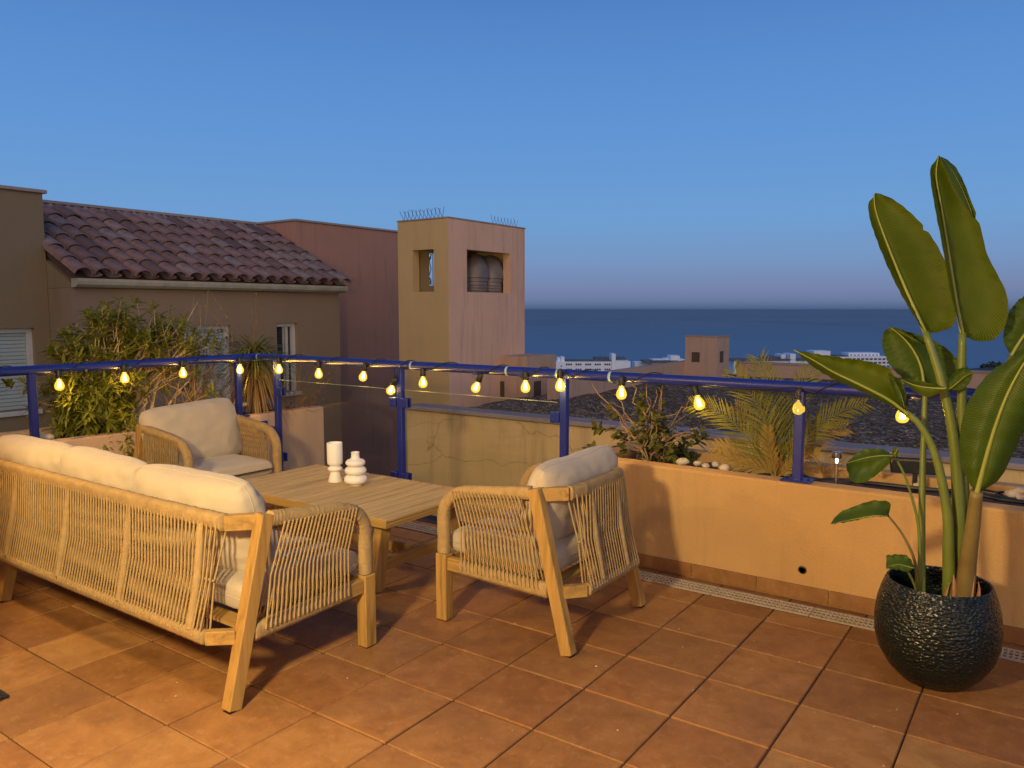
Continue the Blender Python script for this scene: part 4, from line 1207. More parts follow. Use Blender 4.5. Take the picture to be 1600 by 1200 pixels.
# --- vases
p = at(524, 752, z=TZ); m_ = MB()
m_.lathe([(0.0, 0.0), (0.043, 0.0), (0.044, 0.004), (0.030, 0.058), (0.029, 0.066), (0.042, 0.071), (0.046, 0.080), (0.042, 0.090), (0.031, 0.096), (0.032, 0.102), (0.046, 0.112), (0.048, 0.125), (0.048, 0.243), (0.0465, 0.246), (0.044, 0.243), (0.043, 0.14), (0.0, 0.13)], 40, p)
o = m_.build('vase', M['ceramic'], None, smooth=True, off=p, auto=50); o.location = p; tag(o, 'tall white cylinder vase with a pinched foot on the coffee table', 'vase')
p = at(556, 758, z=TZ); m_ = MB()
pr = [(0.0, 0.0), (0.036, 0.0), (0.037, 0.006)]
for (zc, r_, h_) in ((0.038, 0.071, 0.027), (0.092, 0.066, 0.025), (0.141, 0.060, 0.022)):
    for k in range(9):
        a_ = -math.pi / 2 * 0.86 + k / 8 * math.pi * 0.86
        pr.append((r_ - 0.030 + 0.030 * math.cos(a_), zc + h_ * math.sin(a_)))
pr += [(0.030, 0.166), (0.0245, 0.176), (0.0245, 0.200), (0.027, 0.204), (0.025, 0.206), (0.021, 0.203), (0.020, 0.17), (0.0, 0.16)]
m_.lathe(pr, 40, p)
o = m_.build('vase', M['ceramic'], None, smooth=True, off=p, auto=60); o.location = p; tag(o, 'white bubble vase of three stacked rings on the coffee table', 'vase')

# ================================================================== POT AND BANANA PLANT
pc_ = Vector((-0.360, 3.495, 0))
m_ = MB()
pr = [(0.0, 0.0), (0.125, 0.0), (0.140, 0.012), (0.185, 0.055), (0.222, 0.115), (0.241, 0.180), (0.244, 0.245), (0.236, 0.310), (0.221, 0.365), (0.206, 0.402), (0.200, 0.412), (0.193, 0.410), (0.190, 0.400), (0.198, 0.36), (0.205, 0.30), (0.0, 0.29)]
pr = [(r_ * 0.945, z_) for r_, z_ in pr]
m_.lathe(pr, 72, pc_)
pot = m_.build('plant_pot', M['pot'], None, smooth=True, off=pc_, auto=50); pot.location = pc_
tag(pot, 'large dark teal glazed round pot with a hammered surface holding the tall banana plant', 'pot')
bo_ = Vector((pc_.x, pc_.y, 0.29)); bpnt = empty('banana_plant', bo_)
tag(bpnt, 'tall broad-leaved banana plant growing in the dark glazed pot', 'plant')
def sm(pts_, n=6):
    out = []
    for i in range(len(pts_) - 1):
        p0, p1, p2_, p3 = pts_[max(i - 1, 0)], pts_[i], pts_[i + 1], pts_[min(i + 2, len(pts_) - 1)]
        for k in range(n):
            t_ = k / n
            out.append(0.5 * ((2 * p1) + (-p0 + p2_) * t_ + (2 * p0 - 5 * p1 + 4 * p2_ - p3) * t_ ** 2 + (-p0 + 3 * p1 - 3 * p2_ + p3) * t_ ** 3))
    out.append(pts_[-1]); return out
def resample(pts_, n):
    d = [0]
    for a, b in zip(pts_, pts_[1:]): d.append(d[-1] + (b - a).length)
    out, j = [], 0
    for k in range(n):
        s = d[-1] * k / (n - 1)
        while j < len(d) - 2 and d[j + 1] < s: j += 1
        out.append(pts_[j].lerp(pts_[j + 1], min(1, max(0, (s - d[j]) / max(1e-9, d[j + 1] - d[j])))))
    return out
def px(lst, y0, y1=None):
    """pixels to points on depths running from y0 to y1"""
    y1 = y0 if y1 is None else y1
    n = len(lst)
    return [at(u, v, y=y0 + (y1 - y0) * i / max(1, n - 1)) for i, (u, v) in enumerate(lst)]
def leaf(mid, left, right, mat, rib=0.007, n=44, m=7, dl=0.0, dr=0.0, bulge=0.02, label=None, ripple=0.005):
    """mid / left / right: 3-D polylines from base to tip; left and right margins are pushed by dl / dr along y"""
    A, B_, C_ = (resample(sm(q), n) for q in (left, mid, right))
    m_ = MB(); uv = []
    for i in range(n):
        t_ = i / (n - 1); w_ = math.sin(math.pi * min(1, t_ * 1.02 + 0.02)) ** 0.6
        mi = B_[i]
        nk = [1 - max(0.0, mnoise.noise(Vector((i * 0.9, q_ * 7.7, rib * 900))) - 0.40) * 0.22 * (0.15 < t_ < 0.95) for q_ in (1, 2)]
        la = mi.lerp(A[i] + Vector((0, dl * w_, 0)), nk[0]); ra = mi.lerp(C_[i] + Vector((0, dr * w_, 0)), nk[1])
        for j in range(-m, m + 1):
            s = abs(j) / m; e = la if j < 0 else ra
            p_ = mi.lerp(e, s)
            wd = (e - mi).length
            p_ = p_ + Vector((0, 1, 0)) * (bulge * math.sin(math.pi * s) * min(1, wd / 0.08)) + Vector((0, 1, 0)) * ripple * s * math.sin(i * 1.35 + (2 if j < 0 else 0) + 2 * mnoise.noise(Vector((i * 0.2, j * 0.1, bulge * 99)))) + Vector((0, 0, 0.35 * ripple * s * math.sin(i * 2.1 + j)))
            m_.v.append(p_); uv.append((t_ + 0.10 * s, 0.5 + 0.5 * j / m))
    k = 2 * m + 1
    for i in range(n - 1):
        for j in range(k - 1):
            m_.f.append((i * k + j, i * k + j + 1, (i + 1) * k + j + 1, (i + 1) * k + j))
    o_ = m_.build('leaf', mat, bpnt, smooth=True, off=bo_, uv=uv)
    if label: o_['label'] = label
    r_ = MB(); N_ = len(B_)
    r_.tube([p_ + Vector((0, -0.003, 0)) for p_ in B_], [rib * (1 - 0.8 * i / N_) for i in range(N_)], 6)
    r_.build('midrib', M['midrib'], o_, smooth=True, off=bo_)
    return o_
def stem(pts_, r0, r1, mat=None):
    P_ = resample(sm(pts_), 24); m_ = MB()
    m_.tube(P_, [r0 + (r1 - r0) * (i / 23) ** 0.8 for i in range(24)], 10)
    return m_.build('stem', mat or M['stem'], bpnt, smooth=True, off=bo_)
BA, BG = M['banana'], M['bananadark']
# two tall upright leaves
leaf(px([(1446, 520), (1418, 458), (1392, 395), (1370, 335), (1366, 306), (1369, 302)], 3.50, 3.56), px([(1446, 520), (1413, 462), (1384, 400), (1363, 345), (1359, 318), (1369, 302)], 3.50, 3.56),
     px([(1446, 520), (1470, 518), (1490, 506), (1494, 470), (1484, 430), (1464, 385), (1438, 348), (1408, 320), (1385, 306), (1369, 302)], 3.50, 3.56), BA, 0.009, dl=-0.07, dr=0.03, bulge=0.03)
leaf(px([(1504, 524), (1494, 470), (1483, 400), (1472, 330), (1463, 275), (1467, 243)], 3.52, 3.60), px([(1504, 524), (1489, 460), (1477, 390), (1463, 320), (1455, 268), (1467, 243)], 3.52, 3.60),
     px([(1504, 524), (1530, 534), (1556, 528), (1573, 500), (1573, 462), (1556, 425), (1541, 395), (1530, 350), (1511, 300), (1487, 265), (1467, 243)], 3.52, 3.60), BA, 0.009, dl=-0.08, dr=0.03, bulge=0.035)
# curled dark underside at the tip of the second leaf
leaf(px([(1521, 340), (1508, 306), (1490, 270), (1470, 244)], 3.60, 3.60), px([(1521, 340), (1499, 306), (1482, 274), (1470, 244)], 3.585, 3.585), px([(1521, 342), (1514, 305), (1494, 262), (1470, 244)], 3.62, 3.62), BG, 0.001, 20, 3, bulge=0.0)
# leaf cut by the right edge
leaf(px([(1580, 556), (1596, 530), (1618, 500), (1650, 450)], 3.58, 3.62), px([(1580, 556), (1567, 530), (1575, 490), (1602, 460), (1650, 450)], 3.58, 3.62), px([(1580, 556), (1610, 550), (1640, 520), (1655, 480), (1650, 450)], 3.58, 3.62), BG, 0.007, dl=0.03, dr=-0.04)
# big lower right leaf
leaf(px([(1526, 772), (1540, 718), (1556, 664), (1576, 612), (1604, 562), (1640, 520)], 3.36, 3.32), px([(1526, 772), (1503, 738), (1497, 690), (1508, 636), (1540, 588), (1580, 560), (1640, 520)], 3.36, 3.32),
     px([(1526, 772), (1560, 752), (1582, 712), (1606, 666), (1640, 610), (1655, 560), (1640, 520)], 3.36, 3.32), BG, 0.010, dl=0.05, dr=0.06, bulge=-0.03)
# middle broad leaf facing us
leaf(px([(1444, 604), (1440, 575), (1428, 548), (1412, 528), (1392, 512)], 3.55, 3.62), px([(1444, 604), (1414, 594), (1390, 572), (1378, 545), (1380, 520), (1392, 512)], 3.55, 3.62),
     px([(1444, 604), (1484, 606), (1500, 588), (1497, 566), (1470, 540), (1430, 522), (1392, 512)], 3.55, 3.64), BG, 0.007, dl=0.02, dr=0.04)
leaf(px([(1440, 536), (1424, 528), (1404, 518), (1388, 509)], 3.61, 3.61), px([(1440, 538), (1420, 522), (1402, 513), (1388, 509)], 3.60, 3.60), px([(1440, 537), (1425, 533), (1406, 524), (1388, 509)], 3.62, 3.62), BA, 0.001, 16, 3)
# long leaf reaching left
leaf(px([(1420, 648), (1388, 624), (1346, 602), (1304, 582), (1270, 562), (1241, 547)], 3.42, 3.30), px([(1420, 648), (1386, 626), (1344, 605), (1302, 586), (1268, 566), (1241, 547)], 3.44, 3.30),
     px([(1420, 648), (1404, 612), (1388, 580), (1358, 567), (1322, 561), (1282, 555), (1241, 547)], 3.40, 3.30), BA, 0.008, dl=-0.09, dr=0.05, bulge=0.03)
leaf(px([(1414, 640), (1408, 616), (1398, 596), (1388, 584)], 3.41, 3.41), px([(1414, 640), (1399, 618), (1392, 598), (1388, 584)], 3.40, 3.40), px([(1414, 640), (1416, 614), (1405, 592), (1388, 584)], 3.43, 3.43), BG, 0.001, 16, 3)
# small grey green leaf and drooping blade around the tall thin stem
leaf(px([(1478, 612), (1494, 600), (1508, 588), (1521, 582)], 3.50, 3.46), px([(1478, 612), (1484, 590), (1503, 574), (1521, 582)], 3.50, 3.46), px([(1478, 612), (1498, 611), (1515, 598), (1521, 582)], 3.50, 3.46), M['bananadark'], 0.003, 20, 4)
leaf(px([(1480, 607), (1455, 606), (1430, 602), (1402, 590)], 3.42, 3.40), px([(1480, 607), (1458, 600), (1432, 594), (1402, 590)], 3.46, 3.44), px([(1480, 607), (1452, 620), (1430, 612), (1402, 590)], 3.38, 3.38), BA, 0.004, 20, 4)
# low small leaves
leaf(px([(1397, 712), (1375, 712), (1350, 716), (1322, 724)], 3.36, 3.26), px([(1397, 712), (1378, 702), (1348, 703), (1322, 724)], 3.40, 3.28), px([(1397, 712), (1384, 730), (1354, 752), (1330, 752), (1322, 724)], 3.32, 3.24), BG, 0.003, 24, 5)
leaf(px([(1398, 710), (1401, 705), (1403, 700)], 3.37, 3.37), px([(1392, 714), (1394, 706), (1396, 700)], 3.37, 3.37), px([(1402, 718), (1404, 708), (1403, 701)], 3.37, 3.37), BA, 0.002, 12, 3)
leaf(px([(1388, 806), (1364, 806), (1330, 812), (1297, 819)], 3.28, 3.16), px([(1388, 806), (1391, 786), (1366, 782), (1340, 789), (1312, 801), (1297, 819)], 3.34, 3.20), px([(1388, 806), (1360, 808), (1328, 815), (1297, 819)], 3.26, 3.16), BG, 0.003, 24, 5)
leaf(px([(1430, 888), (1416, 884), (1402, 882), (1384, 886)], 3.30, 3.26), px([(1430, 888), (1420, 870), (1404, 866), (1384, 868)], 3.33, 3.28), px([(1430, 888), (1416, 893), (1402, 890), (1384, 888)], 3.28, 3.25), BG, 0.002, 20, 4)
# stems
stem(px([(1440, 945), (1440, 860), (1441, 760), (1444, 660), (1446, 602)], 3.42, 3.54), 0.016, 0.010)
stem(px([(1484, 945), (1482, 860), (1480, 800), (1462, 712), (1436, 662), (1408, 640)], 3.46, 3.42), 0.028, 0.012)
stem(px([(1500, 950), (1498, 850), (1496, 750), (1486, 660), (1468, 585), (1446, 518)], 3.50, 3.50), 0.032, 0.014)
stem(px([(1508, 950), (1506, 850), (1504, 740), (1503, 640), (1503, 570), (1504, 520)], 3.54, 3.52), 0.032, 0.014)
stem(px([(1506, 950), (1512, 880), (1520, 820), (1526, 768)], 3.46, 3.36), 0.040, 0.022, M['stembrown'])
stem(px([(1516, 830), (1530, 740), (1552, 640), (1580, 556)], 3.50, 3.58), 0.018, 0.010, M['stembrown'])
stem(px([(1438, 930), (1436, 830), (1424, 775), (1410, 735), (1396, 712)], 3.42, 3.37), 0.008, 0.004)
stem(px([(1434, 935), (1430, 880), (1412, 838), (1388, 806)], 3.40, 3.29), 0.008, 0.004, M['stembrown'])
stem(px([(1436, 940), (1428, 912), (1416, 888)], 3.40, 3.30), 0.006, 0.004)
for pl_, r_ in (([(1476, 945), (1478, 930), (1484, 910)], 0.022), ([(1496, 945), (1494, 925), (1490, 898)], 0.030), ([(1516, 940), (1519, 920), (1523, 900)], 0.020), ([(1528, 938), (1530, 922), (1529, 908)], 0.018)):
    P_ = px(pl_, 3.44, 3.42); P_ = resample(sm(P_), 10); m_ = MB()
    m_.tube(P_, [r_ * (1 - (i / 9) ** 1.6 * 0.93) for i in range(10)], 8, True, False, (1.0, 0.35, 1.0)); m_.build('sheath', M['sheath'], bpnt, smooth=True, off=bo_)

# ================================================================== PLANTER PLANTS
def blade(mb_, base, d, L_, w_, droop=0.3, n=3, up=Vector((0, 0, 1))):
    d = d.normalized(); s = d.cross(up)
    if s.length < 0.1: s = Vector((1, 0, 0))
    s = (s.normalized() + Vector((rnd.uniform(-.3, .3), rnd.uniform(-.3, .3), rnd.uniform(-.3, .3)))).normalized()
    vs = []
    for k in range(n + 1):
        t_ = k / n; p_ = base + d * L_ * t_ - Vector((0, 0, droop * L_ * t_ * t_)); ww = w_ * (math.sin(math.pi * (0.12 + 0.86 * t_)) ** 0.8)
        if k == n: vs.append(p_)
        else: vs += [p_ - s * ww, p_ + s * ww]
    fs = [(2 * k, 2 * k + 1, 2 * k + 3, 2 * k + 2) for k in range(n - 1)] + [(2 * n - 2, 2 * n - 1, 2 * n)]
    mb_.add(vs, fs)
def whorl(mb_, tip, d, n, L_, w_, spread=1.0):
    for k in range(n):
        r_ = Vector((rnd.gauss(0, 1), rnd.gauss(0, 1), rnd.gauss(0, 1))); r_ = (r_ - d * r_.dot(d)).normalized()
        dd = (d * rnd.uniform(0.1, 0.9) + r_ * spread).normalized()
        blade(mb_, tip - d * rnd.uniform(0, 0.09), dd, L_ * rnd.uniform(0.65, 1.15), w_ * rnd.uniform(0.8, 1.2), rnd.uniform(0, 0.35))
def branch(mb_, a, b, r0, r1, wob=0.05):
    P_ = [a.lerp(b, k / 5) + Vector((mnoise.noise(a * 9 + Vector((k, 0, 0))), mnoise.noise(a * 9 + Vector((0, k, 3))), mnoise.noise(b * 9 + Vector((k, 5, 0))))) * wob * math.sin(math.pi * k / 5) for k in range(6)]
    mb_.tube(P_, [r0 + (r1 - r0) * k / 5 for k in range(6)], 5); return P_

def shrub(name, label, origin, tips, mat, L_, w_, n, bark, r0=0.012, group=None, bare=()):
    o_ = empty(name, origin); tag(o_, label, 'shrub', group)
    bm_, lm_ = MB(), MB()
    hubs = [origin + Vector((rnd.uniform(-.06, .06), rnd.uniform(-.12, .12), 0)) for _ in range(4)]
    for (tp, dens) in tips:
        h_ = min(hubs, key=lambda q: (q - tp).length + rnd.uniform(0, .2))
        m0 = h_.lerp(tp, rnd.uniform(0.35, 0.6)) + Vector((0, 0, 0.05))
        branch(bm_, h_, m0, r0, r0 * 0.6); branch(bm_, m0, tp, r0 * 0.6, r0 * 0.25)
        for k in range(dens):
            sub = tp + Vector((rnd.gauss(0, 1), rnd.gauss(0, 1), rnd.gauss(0, .8))) * 0.075
            if dens > 1: branch(bm_, m0.lerp(tp, 0.6), sub, r0 * 0.3, r0 * 0.15, 0.02)
            d_ = ((sub - m0).normalized() + Vector((0, 0, 0.5))).normalized()
            whorl(lm_, sub, d_, n, L_, w_)
    for (a, b, r_) in bare: branch(bm_, a, b, r_, r_ * 0.35, 0.09)
    tag(partw(bm_, 'stems', bark, o_, origin, smooth=True), kind='stuff')
    tag(partw(lm_, 'foliage', mat, o_, origin), kind='stuff')
    return o_
def tips_in(u0, u1, v0, v1, x0, x1, n, dens=3, f=None):
    out = []
    while len(out) < n:
        u, v = rnd.uniform(u0, u1), rnd.uniform(v0, v1)
        if f and not f(u, v): continue
        out.append((at(u, v, x=rnd.uniform(x0, x1)), dens))
    return out
# narrow-leaved shrub in the left planter
o1 = Vector((-5.90, 3.10, 0.55))
inell = lambda cu, cv, a, b: (lambda u, v: ((u - cu) / a) ** 2 + ((v - cv) / b) ** 2 < 1)
T1 = tips_in(90, 270, 490, 565, -6.1, -5.85, 56, 4, inell(205, 540, 105, 56)) + tips_in(85, 215, 570, 680, -5.9, -5.62, 34, 5, inell(140, 630, 62, 52)) + tips_in(65, 130, 540, 590, -6.1, -5.9, 7, 2) + tips_in(185, 215, 665, 700, -5.62, -5.5, 2, 3) + tips_in(170, 215, 595, 640, -5.8, -5.66, 5, 2)
T1 += tips_in(25, 75, 590, 650, -6.1, -6.0, 4, 1) + tips_in(255, 350, 520, 590, -6.0, -5.75, 12, 2) + tips_in(320, 345, 600, 640, -5.8, -5.7, 2, 2)
bare = []
for (a, b) in (((205, 655), (160, 520)), ((205, 655), (235, 505)), ((215, 650), (255, 560)), ((200, 650), (290, 545)), ((205, 655), (150, 580)), ((235, 640), (310, 470)), ((225, 650), (205, 570)), ((215, 660), (260, 600)), ((250, 650), (325, 560)), ((255, 655), (300, 585)), ((190, 660), (150, 590)), ((240, 655), (228, 575))):
    bare.append((at(*a, x=-5.85), at(*b, x=-5.9 + rnd.uniform(-.1, .12)), 0.009))
shrub('flowering_shrub', 'large bushy shrub with narrow yellow-green leaves in the left planter behind the blue railing', o1, T1, M['shrub'], 0.098, 0.0092, 24, M['palebark'], 0.011, None, bare)
# dry tangled shrub beside it
o2 = Vector((-5.90, 3.72, 0.55)); T2 = tips_in(265, 350, 505, 560, -6.05, -5.85, 12, 2) + tips_in(300, 360, 570, 640, -5.95, -5.75, 7, 2)
bare = []
for k in range(64):
    a = at(rnd.uniform(262, 345), rnd.uniform(640, 662), x=rnd.uniform(-6.05, -5.75)); b = at(rnd.uniform(235, 375), rnd.uniform(500, 630), x=rnd.uniform(-6.1, -5.72)); bare.append((a, b, 0.005))
for (u, v0, v1) in ((303, 620, 462), (325, 620, 455), (312, 620, 475), (290, 620, 500)): bare.append((at(u, v0, x=-5.9), at(u, v1, x=-5.95), 0.004))
shrub('dry_shrub', 'half-bare tangled brown shrub in the left planter beside the drooping yucca-like plant', o2, T2, M['grassy'], 0.065, 0.008, 9, M['twig'], 0.007, None, bare)
# drooping grassy plant with dead leaves
o3 = at(400, 655, x=-5.85); o3.z = 0.54
gp = empty('grassy_plant', o3); tag(gp, 'yucca-like plant with green arching top and hanging dead leaves at the railing corner', 'plant')
bm_ = MB(); branch(bm_, o3, o3 + Vector((0, 0, 0.42)), 0.05, 0.045, 0.02); partw(bm_, 'trunk', M['twig'], gp, o3, smooth=True)
dm, gm = MB(), MB()
topc = o3 + Vector((0, 0, 0.46))
for k in range(210):
    a_ = rnd.uniform(0, 2 * math.pi); d_ = Vector((math.cos(a_), math.sin(a_), rnd.uniform(-0.4, 0.5)))
    blade(dm, topc + Vector((0, 0, rnd.uniform(-.22, .06))), d_, rnd.uniform(0.22, 0.46), 0.006, rnd.uniform(0.7, 1.2), 5)
for k in range(380):
    a_ = rnd.uniform(0, 2 * math.pi); d_ = Vector((math.cos(a_), math.sin(a_), rnd.uniform(0.3, 1.8)))
    blade(gm, topc + Vector((0, 0, rnd.uniform(-.04, .12))), d_, rnd.uniform(0.30, 0.60), 0.006, rnd.uniform(0.4, 1.0), 6)
tag(partw(dm, 'dead_leaves', M['drygrass'], gp, o3), kind='stuff'); tag(partw(gm, 'leaves', M['grassy'], gp, o3), kind='stuff')
fm = MB()
for (u, v) in ((400, 460), (312, 470), (326, 452), (393, 480)):
    a, b = topc, at(u, v, x=-5.9); branch(fm, a, b, 0.003, 0.0015, 0.05)
    for k in range(26):
        q = a.lerp(b, rnd.uniform(0.55, 1.0)); blade(fm, q, Vector((rnd.gauss(0, 1), rnd.gauss(0, 1), rnd.gauss(0.5, 1))), 0.028, 0.003, 0.1, 2)
tag(partw(fm, 'flower_stalks', M['drygrass'], gp, o3), kind='stuff')
# wispy plant through the glass
o4 = at(470, 630, y=4.7); o4.z = 0.56; o4.x = min(o4.x, -5.75)
wp = empty('wispy_plant', o4); tag(wp, 'thin wispy brown plant leaning out of the left planter behind the first glass panel', 'plant')
fm = MB()
for k in range(34):
    a = o4 + Vector((rnd.uniform(-.05, .05), rnd.uniform(-.1, .1), 0)); b = at(rnd.uniform(440, 530), rnd.uniform(545, 640), y=rnd.uniform(4.6, 4.85))
    branch(fm, a, b, 0.0025, 0.001, 0.05)
    for j in range(9): blade(fm, a.lerp(b, rnd.uniform(0.4, 1)), Vector((rnd.gauss(0, 1), rnd.gauss(0, 1), rnd.gauss(0.6, 1))), 0.03, 0.003, 0.2, 2)
tag(partw(fm, 'stems', M['drygrass'], wp, o4), kind='stuff')

# small leafy shrub in the right planter
o5 = Vector((-2.0, 4.42, 0.55))
T5 = tips_in(960, 1085, 655, 710, 0, 0, 1) if False else []
def tips_y(lst, y0, y1, dens):
    return [(at(u, v, y=rnd.uniform(y0, y1)), dens) for u, v in lst]
T5 = tips_y([(968, 688), (985, 672), (1000, 690), (1020, 700), (1040, 690), (1058, 700), (1075, 688), (1085, 676), (1050, 672), (1030, 668), (1010, 664), (1000, 640), (995, 655), (1040, 705), (1065, 710), (980, 700), (1012, 682), (1025, 652)], 4.3, 4.55, 2)
T5 += tips_y([(945, 632), (962, 640), (1000, 612), (1012, 620), (1030, 605), (1045, 650), (1075, 635), (955, 628), (1025, 608)], 4.3, 4.5, 1)
bare = []
for (a, b) in (((1008, 700), (925, 600)), ((1000, 690), (938, 628)), ((1010, 690), (1010, 598)), ((1015, 690), (1035, 602)), ((1030, 690), (1078, 620)), ((1010, 680), (960, 615)), ((1012, 660), (985, 600)), ((1040, 690), (1090, 668)), ((1005, 690), (968, 660)), ((1015, 670), (1060, 640))):
    bare.append((at(*a, y=4.42), at(*b, y=4.36 + rnd.uniform(-.08, .1)), 0.007))
shrub('small_shrub', 'small woody shrub with sparse dark green leaves at the left end of the right planter', o5, T5, M['shrubdark'], 0.058, 0.017, 15, M['twig'], 0.006, None, bare)

# small palm in the right planter
o6 = at(1213, 752, y=4.40); o6.z = 0.55
pm = empty('small_palm', o6); tag(pm, 'small date palm with feathery fronds in the right planter behind the blue post', 'palm')
def frond(pts_, nleaf, ll, mat, w_=0.0045):
    P_ = resample(sm(pts_), 30); m_ = MB()
    m_.tube(P_, [0.007 * (1 - 0.85 * i / 29) for i in range(30)], 5)
    nleaf = int(nleaf * 1.25)
    for i in range(nleaf):
        t_ = 0.12 + 0.87 * i / (nleaf - 1); f_ = t_ * 29; k = min(28, int(f_)); b_ = P_[k].lerp(P_[k + 1], f_ - k); tg = (P_[k + 1] - P_[k]).normalized()
        for s in (-1, 1):
            sd = tg.cross(Vector((0.1, -1, 0.35))).normalized() * s
            d_ = (tg * 0.85 + sd * 0.75 + Vector((0, -0.12, 0.10)) + Vector((rnd.gauss(0, .08), rnd.gauss(0, .08), rnd.gauss(0, .08)))).normalized()
            blade(m_, b_, d_, 0.88 * ll * (0.5 + 0.8 * math.sin(math.pi * min(1, t_ * 0.8 + 0.15))) * rnd.uniform(0.85, 1.1), w_, 0.08, 2, Vector((0.2, -1, 0.2)))
    return partw(m_, 'frond', mat, pm, o6)
B6 = (1213, 748)
frond(px([B6, (1206, 690), (1186, 636), (1160, 600), (1146, 580)], 4.40, 4.30), 26, 0.16, M['palm'])
frond(px([B6, (1214, 690), (1208, 630), (1196, 590), (1186, 560)], 4.42, 4.50), 30, 0.16, M['palm'])
frond(px([B6, (1180, 700), (1145, 660), (1110, 638), (1084, 632)], 4.38, 4.25), 30, 0.14, M['palm'])
frond(px([B6, (1240, 700), (1275, 668), (1315, 642), (1352, 630)], 4.40, 4.28), 30, 0.13, M['palm'])
frond(px([B6, (1238, 712), (1268, 690), (1300, 672), (1320, 668)], 4.42, 4.46), 26, 0.12, M['palmdry'])
frond(px([B6, (1190, 722), (1160, 708), (1135, 700), (1118, 698)], 4.38, 4.30), 24, 0.11, M['palmdry'])
frond(px([B6, (1200, 735), (1178, 730), (1150, 722), (1125, 708)], 4.36, 4.28), 22, 0.09, M['palmdry'])
frond(px([B6, (1230, 650), (1250, 610), (1268, 580), (1275, 565)], 4.46, 4.56), 26, 0.14, M['palm'])
frond(px([B6, (1198, 700), (1178, 668), (1160, 645), (1150, 635)], 4.44, 4.52), 22, 0.12, M['palmdry'])
frond(px([B6, (1206, 715), (1200, 690), (1200, 668)], 4.36, 4.32), 18, 0.08, M['palmdry'])
frond(px([B6, (1236, 728), (1256, 712), (1280, 706)], 4.36, 4.30), 18, 0.07, M['palmdry'])
tk = MB()
for k in range(26):
    a_ = rnd.uniform(0, 6.28); tk.bar(o6 + Vector((math.cos(a_) * 0.02, math.sin(a_) * 0.02, rnd.uniform(-.01, .05))), o6 + Vector((math.cos(a_) * 0.065, math.sin(a_) * 0.055, rnd.uniform(0.06, 0.16))), 0.016, 0.006)
tag(partw(tk, 'trunk', M['drygrass'], pm, o6), kind='stuff')

# dry sprigs, stones, pipe, lights in the planters
def sprig(u, v, y, label):
    b_ = at(u, v, y=y); o_ = empty('dry_sprig', b_); tag(o_, label, 'plant')
    m_ = MB()
    for k in range(16):
        d_ = Vector((rnd.gauss(0, .6), rnd.gauss(0, .4), rnd.uniform(0.4, 1))).normalized(); e_ = b_ + d_ * rnd.uniform(0.08, 0.2)
        branch(m_, b_, e_, 0.002, 0.001, 0.02)
        for j in range(5): blade(m_, b_.lerp(e_, rnd.uniform(.5, 1)), Vector((rnd.gauss(0, 1), rnd.gauss(0, 1), rnd.gauss(.3, 1))), 0.02, 0.002, 0.2, 2)
    tag(partw(m_, 'stems', M['drygrass'], o_, b_), kind='stuff')
sprig(1288, 742, 4.33, 'tuft of dry brown sprigs between the palm and the steel stake light')
sprig(1360, 742, 4.42, 'tuft of dry sprigs behind the steel stake light')
def rock(u, v, r, label, group, **pl_):
    c_ = at(u, v, **pl_); bm = bmesh.new(); bmesh.ops.create_icosphere(bm, subdivisions=2, radius=1.0)
    sd = rnd.uniform(0, 99)
    for w_ in bm.verts:
        k_ = 1 + 0.32 * mnoise.noise(w_.co * 1.3 + Vector((sd, 0, 0))); w_.co = Vector((w_.co.x * r * 1.25 * k_, w_.co.y * r * k_, w_.co.z * r * 0.72 * k_))
    me = bpy.data.meshes.new('white_stone'); bm.to_mesh(me); bm.free(); me.materials.append(M['stone'])
    for p_ in me.polygons: p_.use_smooth = True
    o_ = bpy.data.objects.new('white_stone', me); col.objects.link(o_); o_.location = c_; o_.rotation_euler = (0, 0, sd); tag(o_, label, 'stone', group)
for k, (u, v) in enumerate(((1067, 721), (1090, 724), (1103, 728), (1118, 726), (1132, 731))):
    rock(u, v, rnd.uniform(.022, .034), ['leftmost', 'second from left', 'middle', 'second from right', 'rightmost'][k] + ' of five whitish stones between the small shrub and the palm', 'stones between shrub and palm', y=4.28)
for k, (u, v) in enumerate(((1583, 772), (1597, 777), (1596, 767))): rock(u, v, 0.028, ['leftmost', 'lower right', 'upper right'][k] + ' of three pale stones in the planter at the right picture edge', 'stones at the right picture edge', y=4.35)
for k, (u, v) in enumerate(((1432, 758), (1470, 761))): rock(u, v, 0.018, ['left', 'right'][k] + ' one of two pale stones under the black solar floodlight', 'stones beside the floodlight', y=4.40)
for k, (u, v) in enumerate(((28, 694), (46, 690), (72, 683), (12, 698))): rock(u, v, rnd.uniform(.03, .045), ['white stone two places left of the leftmost railing post', 'white stone touching the left side of the leftmost railing post', 'white stone just right of the leftmost railing post', 'white stone farthest left, above the sofa cushion'][k], 'stones beside the leftmost post', x=-5.72)
rock(381, 632, 0.028, 'white stone at the foot of the yucca-like plant', None, x=-5.70)
# log edging at the back of the left planter
pz = MB(); pz.tube([at(-60, 694, x=-6.1), at(30, 684, x=-6.08), at(110, 672, x=-6.05), at(175, 668, x=-6.0)], [0.05, 0.052, 0.048, 0.03], 10)
o_ = pz.build('timber_log', M['palebark'], None, smooth=True); tag(o_, 'weathered timber log lying along the soil behind the leftmost railing post', 'log')
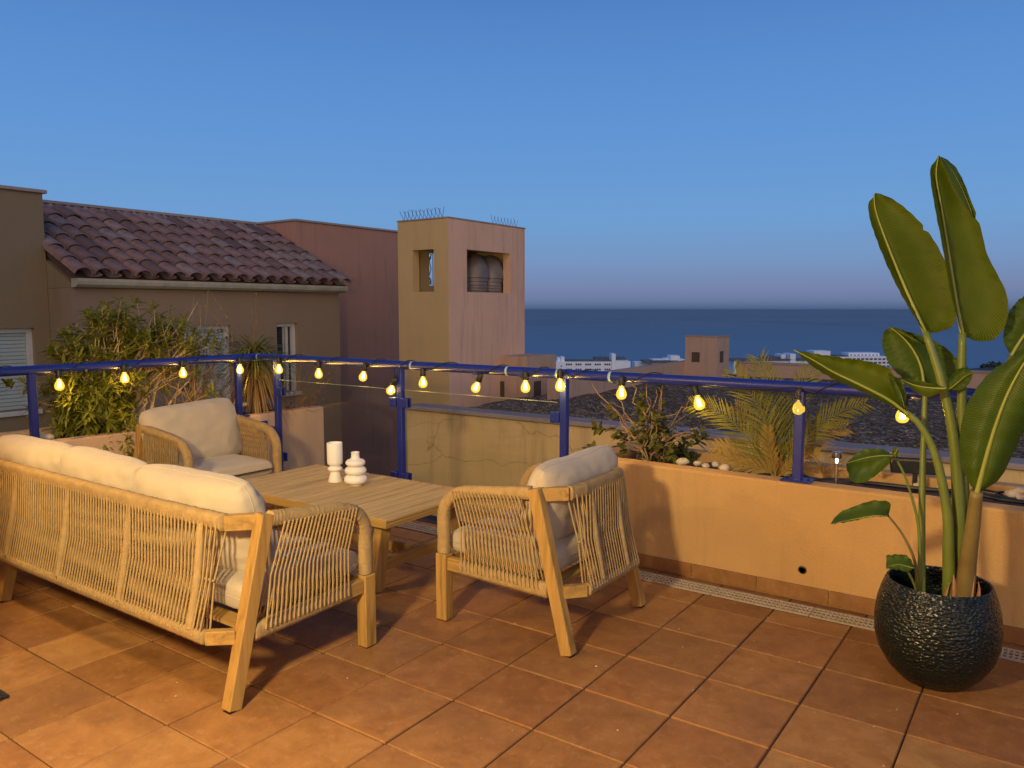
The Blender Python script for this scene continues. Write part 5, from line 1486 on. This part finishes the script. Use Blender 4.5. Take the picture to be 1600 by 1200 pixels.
# irrigation pipe
pz = MB(); pz.tube([at(1330, 752, y=4.30), at(1380, 757, y=4.29), at(1440, 764, y=4.28), at(1520, 770, y=4.30), at(1560, 780, y=4.27), at(1640, 790, y=4.30)], 0.011, 8)
tag(pz.build('irrigation_pipe', M['black'], None, smooth=True), 'black irrigation pipe lying on the soil of the right planter', 'pipe')
pz = MB(); q0 = at(1540, 762, y=4.36)
pz.tube([q0 + Vector((0.07 * math.cos(t_ * 0.55) + 0.004 * t_, 0.04 * math.sin(t_ * 0.55), 0.012 * math.sin(t_ * 0.3) - 0.03)) for t_ in range(30)], 0.006, 6)
tag(pz.build('cable_coil', M['black'], None, smooth=True), 'loose black cable coil on the soil behind the banana stems', 'cable')
# stake light
s0 = at(1306, 755, y=4.26); s1 = at(1307, 706, y=4.26)
so_ = Vector((s0.x, 4.26, 0.56)); sk_ = empty('stake_light', so_); tag(sk_, 'small steel solar stake light with a white LED glow in the right planter', 'lamp')
m_ = MB(); m_.lathe([(0.0085, 0.56), (0.0085, s1.z - 0.058)], 12, (s0.x, 4.26, 0)); partw(m_, 'stake', M['steel'], sk_, so_, smooth=True, auto=40)
m_ = MB(); m_.lathe([(0.006, s1.z - 0.060), (0.008, s1.z - 0.028)], 12, (s0.x, 4.26, 0)); partw(m_, 'led', M['ledglow'], sk_, so_, smooth=True)
m_ = MB(); m_.lathe([(0.024, s1.z - 0.032), (0.0255, s1.z - 0.03), (0.0255, s1.z - 0.002), (0.022, s1.z), (0.0, s1.z)], 20, (s0.x, 4.26, 0)); partw(m_, 'cap', M['steel'], sk_, so_, smooth=True, auto=40)
# solar floodlight
c0 = at(1430, 728, y=4.44); fo2 = Vector((c0.x, 4.44, 0.55)); fl2 = empty('solar_floodlight', fo2)
tag(fl2, 'black solar floodlight on a short stake in the right planter behind the banana stems', 'floodlight')
a, b = at(1396, 722, y=4.44), at(1466, 735, y=4.44)
rm = Matrix.Rotation(math.atan2(b.z - a.z, b.x - a.x) * 0.6, 3, 'Y') @ Matrix.Rotation(R(22), 3, 'X')
m_ = MB(); m_.box(c0, (0.235, 0.03, 0.085), rm, 0.006); partw(m_, 'panel', M['black'], fl2, fo2)
m_ = MB(); m_.box(c0 + rm @ Vector((0, -0.017, 0)), (0.215, 0.004, 0.066), rm); partw(m_, 'lens', M['pane'], fl2, fo2)
m_ = MB(); m_.tube([(c0.x, 4.45, 0.54), (c0.x, 4.45, c0.z - 0.02)], 0.012, 8); partw(m_, 'stake', M['black'], fl2, fo2)

# crumbs and tiny dry leaves on the tiles
m_ = MB()
for k in range(46):
    x, y = rnd.uniform(-3.4, 0.1), rnd.uniform(1.4, 3.8); r_ = rnd.uniform(0.003, 0.0075); a_ = rnd.uniform(0, 6)
    c_ = Vector((x, y, 0.003)); e1 = Vector((math.cos(a_), math.sin(a_), 0)) * r_; e2 = Vector((-math.sin(a_), math.cos(a_), 0.2)) * r_ * 0.5
    m_.add([c_ - e1, c_ - e2, c_ + e1, c_ + e2, c_ + Vector((0, 0, r_ * 0.5))], [(0, 1, 4), (1, 2, 4), (2, 3, 4), (3, 0, 4)])
tag(m_.build('floor_crumbs', M['stone']), kind='stuff')
